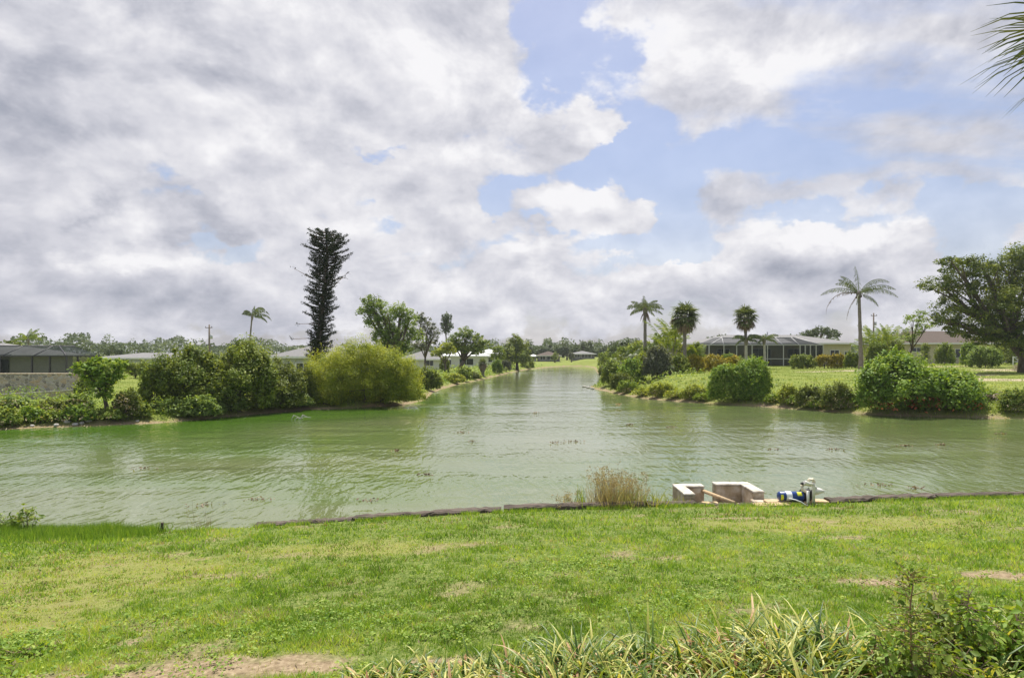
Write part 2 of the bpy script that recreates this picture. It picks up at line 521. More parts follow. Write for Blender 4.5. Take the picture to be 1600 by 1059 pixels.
WALL = [(at(px, (H0 - ZW) * F0 / (py - HY)), (H0 - ZW) * F0 / (py - HY)) for px, py in wall_px]
WX = np.array([-400] + [p[0] for p in WALL] + [400]); WYv = np.array([WALL[0][1]] + [p[1] for p in WALL] + [WALL[-1][1]])


def wallY(x):
    return np.interp(x, WX, WYv)


L2, R2, T2 = P2(left_px), P2(right_px), P2(far_px)
poly = [(-400, wallY(-400))] + [(a, b) for a, b in WALL] + [(400, wallY(400)), (400, R2[0][1] + 6)] + R2 + T2 + L2[::-1] + [(-400, L2[0][1] + 3)]
poly = np.array([(float(a), float(b)) for a, b in poly])


def sdist(x, y):
    """signed distance to the shore: negative in the water"""
    x = np.asarray(x, float); y = np.asarray(y, float)
    d2 = np.full(x.shape, 1e18); inside = np.zeros(x.shape, bool)
    n = len(poly)
    for i in range(n):
        ax, ay = poly[i]; bx, by = poly[(i + 1) % n]
        ex, ey = bx - ax, by - ay
        t = np.clip(((x - ax) * ex + (y - ay) * ey) / (ex * ex + ey * ey), 0, 1)
        d2 = np.minimum(d2, (x - ax - ex * t) ** 2 + (y - ay - ey * t) ** 2)
        c = ((ay > y) != (by > y)) & (x < ex * (y - ay) / (ey if abs(ey) > 1e-9 else 1e-9) + ax)
        inside ^= c
    d = np.sqrt(d2)
    return np.where(inside, -d, d)


def height(x, y):
    x = np.asarray(x, float); y = np.asarray(y, float)
    d = sdist(x, y)
    wyx = wallY(x)
    near = y < 18
    # near lawn, level with the timber edge then falling away steeply into the water
    dn = wyx - y
    lawn = ZW + .1212 * np.clip(dn, 0, 7.0) + .02 * (fbm(x * .9, y * .9, 3) - .5) * np.clip(dn, 0, 1) * 2
    drop = ZW - 8 * np.clip(-dn - .05, 0, .28)
    hn = np.where(dn >= -.05, lawn, drop)
    cx = np.interp(y, [0, 36, 136, 500], [2, 2, 14, 60])
    rs = sstep(-3, 3, x - cx)
    dj = d + (fbm(x * .5, y * .5, 5) - .5) * .9 * sstep(60, 30, y)
    shore = .34 * sstep(0, 1.2, dj)
    hr = shore + 1.26 * sstep(.9, 5.5, dj) + .5 * sstep(5, 50, dj)
    hl = shore + .45 * sstep(.9, 6, dj) + .25 * sstep(6, 30, dj)
    hf = np.where(dj < 0, np.clip(dj * .35, -1.0, 0), hl * (1 - rs) + hr * rs)
    hf = hf + (fbm(x * .35, y * .35, 9) - .5) * .22 * sstep(.8, 4, dj)
    return np.where(near, hn, hf)


def gh(x, y):
    return float(height(np.array([x]), np.array([y]))[0])


def axis(segs):
    out = [segs[0][0]]
    for a, b, s0, s1 in segs:
        n = max(1, int(round((b - a) / ((s0 + s1) / 2))))
        w = np.linspace(0, 1, n + 1)[1:]
        if abs(s0 - s1) > 1e-6:
            w = (s0 * w + (s1 - s0) * w * w / 2) / (s0 + (s1 - s0) / 2)
        out += list(a + (b - a) * w)
    return np.array(out)


xs = axis([(-1800, -60, 200, 6), (-60, -8, 1.6, .35), (-8, 9, .14, .14), (9, 40, .3, .6), (40, 70, .6, 3), (70, 1800, 6, 200)])
ys = axis([(-40, 1.5, 4, .3), (1.5, 11.2, .11, .11), (11.2, 24, .6, .35), (24, 60, .35, .5), (60, 190, .8, 1.6), (190, 2600, 6, 200)])
GX, GY = np.meshgrid(xs, ys)
GZ = height(GX.ravel(), GY.ravel()).reshape(GX.shape)

# marks on the near lawn: bare soil, thatch and olive clippings
def lawnpt(px, py):
    s = (py - HY) / F0
    Y = (H0 - ZW - .1212 * 9.2) / (s - .1212)
    return at(px, Y), Y


bare = [(330, 1034, .95, .20), (120, 1044, .6, .16), (470, 1028, .4, .15), (215, 985, .13, .10), (470, 1035, .35, .13), (1560, 905, .40, .22), (1370, 918, .32, .12),
        (690, 1030, .25, .07), (1150, 815, .6, .12), (1330, 845, .5, .12)]
BARE = [(*lawnpt(a, b), c, d_) for a, b, c, d_ in bare]
OL = [(*lawnpt(150, 880), 1.5, 1.1), (*lawnpt(60, 930), .9, .7), (*lawnpt(520, 850), 1.6, .5), (*lawnpt(1300, 825), 2.4, .7)]


def lawn_masks(x, y):
    b = np.zeros(np.shape(x))
    for (cx, cy, rx, ry) in BARE:
        b = np.maximum(b, np.exp(-((x - cx) / rx) ** 2 - ((y - cy) / ry) ** 2))
    n = fbm(x * 2.2, y * 3.6, 21, 5)
    n2 = fbm(x * 9, y * 14, 22, 4)
    bare_m = sstep(.30, .62, b * (-.35 + n * 1.3 + n2 * 1.15))
    bare_m = np.maximum(bare_m, .7 * sstep(.60, .78, n * .7 + n2 * .34))
    o = np.zeros(np.shape(x))
    for (cx, cy, rx, ry) in OL:
        o = np.maximum(o, np.exp(-((x - cx) / rx) ** 2 - ((y - cy) / ry) ** 2))
    ol = sstep(.35, .75, o * .6 + fbm(x * 1.3, y * 2.2, 31, 4) * .5)
    return bare_m, ol


# ------------------------------------------------------------------ ground
def build_ground():
    ny, nx = GX.shape
    V = np.stack([GX.ravel(), GY.ravel(), GZ.ravel()], 1)
    i = np.arange(ny - 1)[:, None] * nx + np.arange(nx - 1)[None, :]
    Fq = np.stack([i, i + 1, i + nx + 1, i + nx], -1).reshape(-1, 4)
    me = fastmesh('ground', V, Fq, smooth=True)
    x, y, z = V.T
    d = sdist(x, y)
    bm_, ol = lawn_masks(x, y)
    nearm = (y < 11)
    mud = np.where(nearm, bm_, sstep(.75, .15, d + (fbm(x * 1.2, y * 1.2, 44) - .5) * 1.1))
    sand = .0 * x
    for (px, Y, rx, ry) in ((1560, 44, 3.4, 2.6), (1500, 52, 3.5, 2.5), (1595, 60, 5, 3.5), (1350, 60, 7, 2.0), (1480, 70, 6, 2.0)):
        sand = np.maximum(sand, np.exp(-((x - at(px, Y)) / rx) ** 2 - ((y - Y) / ry) ** 2))
    sand = sstep(.45, .85, sand * .8 + fbm(x * .6, y * .6, 55) * .4) * (~nearm)
    for nm, val in (('mud', mud), ('sand', sand), ('olive', ol * nearm), ('nearlawn', nearm * 1.0)):
        a_ = me.attributes.new(nm, 'FLOAT', 'POINT')
        a_.data.foreach_set('value', np.ascontiguousarray(val, dtype=np.float32))
    m, t = newmat('ground')
    co = t.n('ShaderNodeNewGeometry').outputs['Position']
    A_ = lambda n: t.n('ShaderNodeAttribute', attribute_name=n).outputs['Fac']
    nf = t.noise(co, 22, 6, .7); nm_ = t.noise(co, .9, 5, .6); nl = t.noise(co, .16, 4, .5)
    far = t.ramp(nm_, [(.3, (.095, .15, .028)), (.5, (.14, .20, .038)), (.72, (.20, .235, .065))])
    far = t.mix(t.m('MULTIPLY', nl, .7), far, (.27, .27, .07))
    nearc = t.ramp(nf, [(.3, (.055, .085, .022)), (.5, (.13, .175, .04)), (.7, (.27, .28, .10))])
    c = t.mix(A_('nearlawn'), far, nearc)
    c = t.mix(t.m('MULTIPLY', A_('olive'), .6), c, (.26, .25, .08))
    c = t.mix(A_('sand'), c, t.ramp(nm_, [(.3, (.36, .29, .19)), (.7, (.50, .43, .32))]))
    soil = t.ramp(nf, [(.28, (.13, .095, .055)), (.5, (.27, .205, .13)), (.72, (.43, .35, .23))])
    c = t.mix(A_('mud'), c, soil)
    b = t.n('ShaderNodeBump', {'Height': nf, 'Strength': .6, 'Distance': .03})
    pb = t.n('ShaderNodeBsdfPrincipled', {'Base Color': c, 'Roughness': .95, 'Specular IOR Level': .1, 'Normal': b.outputs[0]})
    t.n('ShaderNodeOutputMaterial', {0: pb.outputs[0]})
    tag(link('ground', me, m), kind='structure')


build_ground()


def build_water():
    wx = axis([(-1500, -60, 200, 8), (-60, 60, 1.5, 1.5), (60, 1500, 8, 200)]); wyy = axis([(8.0, 150, .8, 2.0), (150, 400, 10, 60)])
    gx, gy = np.meshgrid(wx, wyy); ny, nx = gx.shape
    i = np.arange(ny - 1)[:, None] * nx + np.arange(nx - 1)[None, :]
    me = fastmesh('water', np.stack([gx.ravel(), gy.ravel(), 0 * gx.ravel()], 1), np.stack([i, i + 1, i + nx + 1, i + nx], -1).reshape(-1, 4))
    x, y = gx.ravel(), gy.ravel()
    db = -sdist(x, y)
    # green reflection of the far banks painted into the water colour, stronger on the left
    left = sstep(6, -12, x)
    refl = sstep(14, 0, db + (fbm(x * .12, y * .2, 81) - .5) * 7) * (y > 16) * (.35 + .65 * left) * sstep(75, 40, y)
    refl = np.maximum(refl, .6 * left * sstep(.30, .7, fbm(x * .10, y * .16, 82)) * (y > 14) * (y < 45))
    a_ = me.attributes.new('bank_reflection', 'FLOAT', 'POINT'); a_.data.foreach_set('value', np.ascontiguousarray(refl, dtype=np.float32))
    m, t = newmat('water')
    co = t.n('ShaderNodeNewGeometry').outputs['Position']
    sp = t.n('ShaderNodeSeparateXYZ', {0: co})
    ydist = sp.outputs[1]
    def layer(rot, lx, ly, det, dist):
        mp = t.n('ShaderNodeMapping', {'Vector': co, 'Rotation': (0, 0, R(rot))}).outputs[0]
        mp = t.n('ShaderNodeMapping', {'Vector': mp, 'Scale': (1 / lx, 1 / ly, 1)}).outputs[0]
        return t.noise(mp, 1.0, det, .5, dist=dist)
    # wind ripples with long crests running up the canal, crossed by shorter ones, with calmer lanes
    a = layer(-8, .26, 1.2, 2, .8)
    b = layer(17, .33, 1.1, 2, .8)
    c = layer(-35, .16, .5, 2, .4)
    e = layer(70, 1.1, 3.0, 2, .4)
    lane = t.noise(t.n('ShaderNodeMapping', {'Vector': co, 'Scale': (.5, 1.4, 1)}).outputs[0], .16, 4, .55)
    amp = t.m('ADD', t.m('MULTIPLY', t.smooth(lane, .38, .62), .75), .45)
    h = t.m('ADD', a, t.m('ADD', t.m('MULTIPLY', b, .9), t.m('ADD', t.m('MULTIPLY', c, .3), t.m('MULTIPLY', e, .35))))
    h = t.m('MULTIPLY', t.m('MULTIPLY', h, amp), t.m('SUBTRACT', 1.0, t.m('MULTIPLY', t.smooth(ydist, 22, 75), .6)))
    bp = t.n('ShaderNodeBump', {'Height': h, 'Strength': 1.0, 'Distance': .038})
    murk = t.ramp(t.noise(co, .12, 4, .6), [(.3, (.120, .150, .055)), (.7, (.155, .172, .088))])
    murk = t.mix(t.n('ShaderNodeAttribute', attribute_name='bank_reflection').outputs['Fac'], murk, (.060, .135, .012))  # darker green stands in for the planted banks mirrored in the water
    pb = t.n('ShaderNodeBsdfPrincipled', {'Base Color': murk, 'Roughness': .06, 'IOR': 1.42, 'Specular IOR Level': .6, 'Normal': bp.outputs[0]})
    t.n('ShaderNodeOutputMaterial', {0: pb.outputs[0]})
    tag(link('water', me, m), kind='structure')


build_water()


# ------------------------------------------------------------------ vegetation helpers
def rdirs(rng, n, zmin=-1.0):
    z = rng.uniform(zmin, 1, n); a = rng.uniform(0, 2 * np.pi, n); r = np.sqrt(1 - z * z)
    return np.stack([r * np.cos(a), r * np.sin(a), z], 1)


def cards(P, N, size, aspect, rng, droop=None):
    """diamond leaves at P with normals N"""
    n = len(P)
    N = N / (np.linalg.norm(N, axis=1, keepdims=True) + 1e-9)
    T = rdirs(rng, n)
    if droop is not None:
        T = T * (1 - droop) + np.array([0, 0, -1.0]) * droop
    T = T - N * np.sum(T * N, 1, keepdims=True)
    T /= (np.linalg.norm(T, axis=1, keepdims=True) + 1e-9)
    B = np.cross(N, T)
    s = (size * rng.uniform(.6, 1.35, n))[:, None]
    V = np.stack([P - T * s * .5, P + B * s * aspect * .5 + T * s * .05, P + T * s * .5, P - B * s * aspect * .5 + T * s * .05], 1).reshape(-1, 3)
    Fq = np.arange(4 * n).reshape(n, 4)
    return V, Fq


def foliage_mesh(name, rng, lobes, leaf, cover=1.3, aspect=.55, zmin=-.75, clumps=34, spread=.13, updir=.45, minz=None, droop=None, fill=.16, maxn=40000, shoots=1.0):
    Vs = []; Fs = []; Ts = []; off = 0
    tot = sum(4 * math.pi * ((r[0] * r[1] + r[1] * r[2] + r[0] * r[2]) / 3) for _, r in lobes)
    n_all = min(maxn, int(cover * tot / (leaf * leaf * aspect * .5)))
    for c, r in lobes:
        c = np.array(c); r = np.array(r)
        area = 4 * math.pi * ((r[0] * r[1] + r[1] * r[2] + r[0] * r[2]) / 3)
        n = max(6, int(n_all * area / tot))
        k = max(5, int(clumps))
        cd = rdirs(rng, k, zmin)
        cr = rng.uniform(.58, 1.12, k)
        ct = rng.uniform(0, 1, k)
        csz = rng.uniform(.5, 1.7, k)
        idx = rng.integers(0, k, n)
        g = np.clip(rng.normal(0, 1, (n, 3)), -1.7, 1.7) * (spread * csz[idx])[:, None]
        base = cd[idx] * cr[idx][:, None] + g
        infill = rng.random(n) < fill
        g[infill] = 0
        base[infill] = rdirs(rng, int(infill.sum()), zmin) * rng.uniform(.2, .95, int(infill.sum()))[:, None]
        P = c + base * r
        if minz is not None:
            keep = P[:, 2] > minz + rng.uniform(0, .12, n)
            P = P[keep]; idx = idx[keep]; base = base[keep]; g = g[keep]; n = len(P)
            if n == 0: continue
        N = .35 * base + 1.6 * g + rng.normal(0, .5, (n, 3)) + np.array([0, 0, updir])
        V, Fq = cards(P, N, leaf, aspect, rng, droop)
        Vs.append(V); Fs.append(Fq + off); off += len(V)
        Ts.append(np.repeat(np.clip(ct[idx] * .55 + rng.uniform(0, .45, n), 0, 1), 4))
        if shoots:
            # young shoots standing out of the outline
            ns = int(shoots * 9)
            sd = rdirs(rng, ns, -.2); ln = rng.uniform(.12, .42, ns); q = 9
            tt = np.tile(np.linspace(0, 1, q), ns); ii = np.repeat(np.arange(ns), q)
            Q = sd[ii] * (.9 + ln[ii] * tt)[:, None] + np.array([0, 0, .18]) * (ln[ii] * tt)[:, None] + rng.normal(0, .018, (ns * q, 3))
            Pq = c + Q * r
            if minz is not None:
                kk = Pq[:, 2] > minz; Pq = Pq[kk]; ii = ii[kk]
            V, Fq = cards(Pq, rng.normal(0, .6, (len(Pq), 3)) + np.array([0, 0, .3]), leaf * .85, aspect, rng)
            Vs.append(V); Fs.append(Fq + off); off += len(V)
            Ts.append(np.repeat(np.clip(.62 + rng.normal(0, .18, len(Pq)), 0, 1), 4))
    return fastmesh(name, np.concatenate(Vs), np.concatenate(Fs), np.concatenate(Ts))


_seed = [100]


def veg(name, label, cat, Y, lobes, mat, leaf=.14, base=None, trunk=.0, cover=1.3, thick=.8, group=None, limbs=True, bark='bark', minz=None, bend=0.0, extra=None, zground=None, part='crown', shore=.7, **kw):
    """a tree or shrub: lobes given as (column, row, half width, half height) seen at distance Y, each a real volume"""
    _seed[0] += 1
    rng = np.random.default_rng(_seed[0])
    bx0 = base if base is not None else sum(l[0] * l[2] * l[3] for l in lobes) / sum(l[2] * l[3] for l in lobes)
    while float(sdist(np.array([at(bx0, Y)]), np.array([Y]))[0]) < shore and Y < 250:
        Y += .25
    L = []
    for i, lb in enumerate(lobes):
        px, py, rx, ry = lb[:4]
        rX, rZ = rx / F0 * Y, ry / F0 * Y
        dy = lb[4] if len(lb) > 4 else rng.uniform(-.5, .5) * thick * rX
        L.append([np.array([at(px, Y), Y + dy, zat(py, Y)]), np.array([rX, rX * thick, rZ])])
    bx = base if base is not None else sum(l[0] * l[2] * l[3] for l in lobes) / sum(l[2] * l[3] for l in lobes)
    X0 = at(bx, Y)
    z0 = gh(X0, Y) if zground is None else zground
    root = empty(name, (X0, Y, z0), label, cat, group)
    o3 = np.array([X0, Y, z0])
    L = [(c - o3, r) for c, r in L]
    if trunk <= 0:                                   # shrubs are leafy down to the ground
        H_ = max(c[2] + r[2] for c, r in L)
        if H_ < .55:
            for c, r in L: c[2] += .55 - H_
            H_ = .55
        for c, r in L:
            b_ = c[2] - r[2]
            if b_ > -.05 and b_ < .55 * H_ and c[2] < .62 * H_:
                r[2] += (b_ + .1) / 2; c[2] -= (b_ + .1) / 2
    me = foliage_mesh(part, rng, L, leaf, cover, minz=(0.0 if minz is None else minz), **kw)
    link(part, me, M[mat], root)
    mb = MB()
    top = max(L, key=lambda l: l[0][2])
    fork = Vector((0, 0, 0)) + Vector(np.mean([l[0] for l in L], 0)) * (.45 if trunk > 0 else .2)
    tr = trunk if trunk > 0 else .05
    mb.tube([(0, 0, -.15), Vector((bend * .4, 0, fork.z * .5)), fork], [tr * 1.25, tr, tr * .8], 7)
    for c, r in (L if limbs else L[:3]):
        c = Vector(c); mid = fork.lerp(c, .5) + Vector((rng.uniform(-.15, .15), rng.uniform(-.15, .15), rng.uniform(0, .2))) * r[0]
        mb.tube([fork, mid, c + Vector((0, 0, r[2] * (.3 if trunk > .11 else 0)))], [tr * .62, tr * .38, tr * .12], 5)
        for q in range(3 if trunk > 0 else 1):
            dd = rdirs(rng, 1, -.1)[0] * r * .85
            mb.tube([mid, mid.lerp(c, .6) + Vector(dd) * .3, c + Vector(dd)], [tr * .3, tr * .2, tr * .05], 4)
    mb.build('trunk' if trunk > 0 else 'stem', M[bark], root)
    if extra:
        me2 = foliage_mesh('dry_leaves', rng, [(c * np.array([1, 1, extra[1]]) - np.array([0, .3, 0]), r * np.array([.9, 1.0, .5])) for c, r in L], leaf * .9, cover * extra[2], minz=0.0, shoots=0)
        link('dry_leaves', me2, M[extra[0]], root)
    return root


def dome(px0, px1, ytop, ybase, n=6, seed=0, jag=.25):
    """lobes filling a rounded shrub outline"""
    r_ = random.Random(seed)
    w = (px1 - px0) / 2; cx = (px0 + px1) / 2; h = ybase - ytop
    out = [(cx, ybase - h * .38, w * .74, h * .50), (cx - w * .55, ybase - h * .18, w * .36, h * .26), (cx + w * .55, ybase - h * .18, w * .36, h * .26)]
    for i in range(n):
        t = (i + .5) / n
        a = math.pi * (1 - t)
        rr = r_.uniform(.26, .38)
        x = cx + math.cos(a) * w * (1 - rr) * r_.uniform(.9, 1.02)
        y = ybase - h * .30 - math.sin(a) * h * (.70 - rr) * r_.uniform(1 - jag, 1.0)
        out.append((x, y, w * rr * 1.15, h * rr * 1.05))
    return out


# palms ----------------------------------------------------------------------
def frond_mesh(rng, L, elev, droop, leaf=.5, n=34, hang=.6, wid=.05, taper=True, twist=0.0, tattered=0.0):
    """feather frond along +X: arching rib with hanging leaflets"""
    k = 14
    pts = []; p = np.zeros(3); ang = elev
    for i in range(k + 1):
        pts.append(p.copy())
        t = i / k
        ang = elev - droop * t ** 1.3
        p = p + np.array([math.cos(ang), 0, math.sin(ang)]) * (L / k)
    pts = np.array(pts)
    V = []; Fc = []; T = []
    def quad(a, b, c, d, t):
        i0 = len(V); V.extend([a, b, c, d]); Fc.append((i0, i0 + 1, i0 + 2, i0 + 3)); T.extend([t] * 4)
    for i in range(k):
        w = .035 * L / 3 * (1 - i / k * .8)
        a, b = pts[i], pts[i + 1]
        quad(a + [0, w, 0], a - [0, w, 0], b - [0, w, 0], b + [0, w, 0], .55)
        quad(a + [0, 0, w], a - [0, 0, w], b - [0, 0, w], b + [0, 0, w], .55)
    for j in range(n):
        if rng.random() < tattered: continue
        t = .14 + .86 * (j + rng.uniform(-.3, .3)) / n
        t = min(max(t, .1), .995)
        f = t * k; i = min(int(f), k - 1); u = f - i
        q = pts[i] * (1 - u) + pts[i + 1] * u
        tg = pts[i + 1] - pts[i]; tg = tg / np.linalg.norm(tg)
        nl = leaf * (math.sin(math.pi * min(1, t * .92 + .08)) ** .6 if taper else 1) * rng.uniform(.8, 1.1) + .02
        for s in (-1, 1):
            side = np.array([0, s, 0.0])
            dv = tg * .55 + side * .8 * (1 - hang * .5) + np.array([0, 0, -hang * rng.uniform(.6, 1.3)])
            dv /= np.linalg.norm(dv)
            mid = q + dv * nl * .5; dv2 = dv + np.array([0, 0, -hang * .7]); dv2 /= np.linalg.norm(dv2)
            tip = mid + dv2 * nl * .5
            wv = np.cross(dv, np.array([0, 0, 1.0])); wv /= (np.linalg.norm(wv) + 1e-6); wv = tg * wid * .5
            tt = rng.uniform(.1, .9)
            quad(q - wv * .5, q + wv * .5, mid + wv, mid - wv, tt)
            quad(mid - wv, mid + wv, tip + wv * .15, tip - wv * .15, tt)
    return fastmesh('frond', np.array(V), np.array(Fc), np.array(T))


def fan_mesh(rng, pet, rad, elev, droop=.6, seg=18, span=5.0, dry=False, wid=.085):
    """fan leaf on a stalk along +X"""
    V = []; Fc = []; T = []
    def quad(a, b, c, d, t):
        i0 = len(V); V.extend([a, b, c, d]); Fc.append((i0, i0 + 1, i0 + 2, i0 + 3)); T.extend([t] * 4)
    k = 4; p = np.zeros(3); ang = elev; w = .018
    for i in range(k):
        ang = elev - droop * .5 * i / k
        q = p + np.array([math.cos(ang), 0, math.sin(ang)]) * pet / k
        quad(p + [0, w, 0], p - [0, w, 0], q - [0, w, 0], q + [0, w, 0], .6)
        quad(p + [0, 0, w], p - [0, 0, w], q - [0, 0, w], q + [0, 0, w], .6)
        p = q
    tg = np.array([math.cos(ang), 0, math.sin(ang)]); nn = np.array([-math.sin(ang), 0, math.cos(ang)]); sd = np.array([0, 1.0, 0])
    for j in range(seg):
        a = -span / 2 + span * (j + .5) / seg + rng.uniform(-.05, .05)
        dv = tg * math.cos(a) + sd * math.sin(a)
        dv = dv + nn * (.25 * math.cos(a * .5) - .1) 
        dv /= np.linalg.norm(dv)
        r = rad * rng.uniform(.85, 1.08) * (.72 + .28 * math.cos(a * .6))
        wv = (-tg * math.sin(a) + sd * math.cos(a)) * wid * .5
        tt = rng.uniform(.1, .9)
        m1 = p + dv * r * .5
        d2 = dv + np.array([0, 0, -droop * rng.uniform(.3, 1.0)]); d2 /= np.linalg.norm(d2)
        m2 = m1 + d2 * r * .3
        d3 = d2 + np.array([0, 0, -droop * rng.uniform(.5, 1.4)]); d3 /= np.linalg.norm(d3)
        tip = m2 + d3 * r * .25
        fold = nn * wid * .3
        quad(p - wv * .15, p + wv * .15, m1 + wv + fold, m1 - wv + fold, tt)
        quad(m1 - wv + fold, m1 + wv + fold, m2 + wv * .6, m2 - wv * .6, tt)
        quad(m2 - wv * .6, m2 + wv * .6, tip + wv * .08, tip - wv * .08, tt)
    return fastmesh('frond', np.array(V), np.array(Fc), np.array(T))


def palm_root(name, label, px, Y, ycrown, r0, r1, bark, lean_px=0, group=None, zg=None, bulge=0.0):
    while float(sdist(np.array([at(px, Y)]), np.array([Y]))[0]) < 1.0: Y += .25
    X = at(px, Y); z0 = gh(X, Y) if zg is None else zg
    zt = zat(ycrown, Y)
    root = empty(name, (X, Y, z0), label, 'palm tree', group)
    h = zt - z0; lx = lean_px / F0 * Y
    pts = []; rr = []
    for i in range(13):
        t = i / 12
        pts.append((lx * t ** 1.5, 0, -.2 + (h + .2) * t)); rr.append((r0 + (r1 - r0) * t) * (1 + (.12 if i % 2 else 0)) * (1.5 - .5 * min(1, t * 8)))
    MB().tube(pts, rr, 9).build('trunk', M[bark], root)
    return root, Vector((lx, 0, h))


def coconut(name, label, px, Y, ycrown, L, fronds, lean=0, group=None, r0=.16, r1=.11, mat='palm_green', bark='palm_bark', leaf=.55, n=34, wid=.06, zg=None, nuts=False, skirt=0, hang=.7, seed=1):
    rng = np.random.default_rng(seed)
    root, top = palm_root(name, label, px, Y, ycrown, r0, r1, bark, lean, group, zg)
    for fr in fronds:
        az, el, ln, dr = fr[:4]
        dead = len(fr) > 4
        me = frond_mesh(rng, L * ln, R(el), R(dr), leaf * (.6 if dead else 1), n, 1.2 if dead else hang, wid, tattered=.35 if dead else .08)
        o = link('frond', me, M['dead_thatch'] if dead else M[mat], root)
        o.location = top; o.rotation_euler = (0, 0, R(az))
        if dead: o['label'] = 'dead brown frond hanging down'
    if skirt:
        rngs = rng
        for q in range(skirt):
            me = frond_mesh(rng, L * rng.uniform(.45, .75), R(-50), R(38), leaf * .5, 16, 1.2, wid, tattered=.2)
            o = link('dead_frond', me, M['dead_thatch'], root)
            o.location = top - Vector((0, 0, rng.uniform(0, .5))); o.rotation_euler = (0, 0, R(rng.uniform(0, 360)))
    hd = MB().lathe([(.02, .35), (r1 * 1.5, .2), (r1 * 2.0, -.05), (r1 * 1.6, -.35), (r1, -.6)], tuple(top), 'Z', 9)
    hd.build('crownshaft', M['palm_bark'], root)
    if nuts:
        nb = MB()
        for q in range(7):
            a = q * .9
            nb.lathe([(.0, -.14), (.09, -.08), (.11, 0), (.07, .09), (.0, .12)], (top.x + .22 * math.cos(a), .22 * math.sin(a), top.z - .25 - .1 * (q % 2)), 'Z', 7)
        nb.build('coconuts', M['bark'], root)
    return root


def sabal(name, label, px, Y, ycrown, rad_px, nf=40, group=None, r0=.17, r1=.15, lean=0, dryfrac=.3, seed=2, zg=None, mat='palm_green', boot=True, flat=1.0):
    rng = np.random.default_rng(seed)
    root, top = palm_root(name, label, px, Y, ycrown, r0, r1, 'palm_bark', lean, group, zg)
    Rr = rad_px / F0 * Y
    var = {}
    for kind in ('green', 'dry'):
        var[kind] = [fan_mesh(rng, Rr * .48, Rr * .58, R(e), .5 if kind == 'green' else .9, 16, 4.6, wid=Rr * .075) for e in (75, 48, 20, -8, -35, -62)]
    els = [75, 48, 20, -8, -35, -62]
    cnt = [max(2, int(nf * f)) for f in (.10, .18, .22, .20, .17, .13)]
    for e in range(6):
        for q in range(cnt[e]):
            dry = (e >= 4 and rng.random() < dryfrac * 2.2) or (e == 3 and rng.random() < dryfrac * .7)
            o = link('frond', var['dry' if dry else 'green'][e], None, root)
            me = o.data
            if not me.materials:
                me.materials.append(M['dead_thatch'] if dry else M[mat])
            o.location = top + Vector((0, 0, rng.uniform(-.1, .1)))
            o.rotation_euler = (R(rng.uniform(-12, 12)), R(rng.uniform(-8, 8)), R(q * 360 / cnt[e] + rng.uniform(-14, 14)))
            if dry: o['label'] = 'dry brown hanging fan frond'
    if boot:
        MB().lathe([(.02, .3), (r1 * 1.9, .05), (r1 * 2.1, -.5), (r1 * 1.2, -1.1)], tuple(top), 'Z', 9).build('crownshaft', M['palm_bark'], root)
    return root


# ------------------------------------------------------------------ houses
def hip(mb, x0, x1, y0, y1, ze, zr, th=.16):
    """hip roof over a rectangle, ridge along the longer side"""
    w, d = x1 - x0, y1 - y0
    if w >= d:
        a, b = (x0 + d / 2, (y0 + y1) / 2, zr), (x1 - d / 2, (y0 + y1) / 2, zr)
    else:
        a, b = ((x0 + x1) / 2, y0 + w / 2, zr), ((x0 + x1) / 2, y1 - w / 2, zr)
    c = [(x0, y0, ze), (x1, y0, ze), (x1, y1, ze), (x0, y1, ze)]
    lo = [(p[0], p[1], ze - th) for p in c]
    vs = c + lo + [a, b]
    if w >= d:
        fs = [(0, 1, 9, 8), (1, 2, 9), (2, 3, 8, 9), (3, 0, 8)]
    else:
        fs = [(0, 1, 8), (1, 2, 9, 8), (2, 3, 9), (3, 0, 8, 9)]
    fs += [(4, 5, 1, 0), (5, 6, 2, 1), (6, 7, 3, 2), (7, 4, 0, 3), (7, 6, 5, 4)]
    mb.add(vs, fs)


def window(root, x, y, z, w, h, frame='white_metal', mull=1):
    f = MB()
    t = .07
    for dx in (-w / 2, w / 2): f.box((x + dx, y - .03, z), (t, .08, h + t))
    for dz in (-h / 2, h / 2): f.box((x, y - .031, z + dz), (w - t, .075, t))
    for i in range(mull):
        f.box((x - w / 2 + w * (i + 1) / (mull + 1), y - .028, z), (t * .7, .06, h - t))
    fo = f.build('window', M[frame], root)
    MB().box((x, y - .012, z), (w - t, .02, h - t)).build('pane', M['glass_dark'], fo)
    return fo


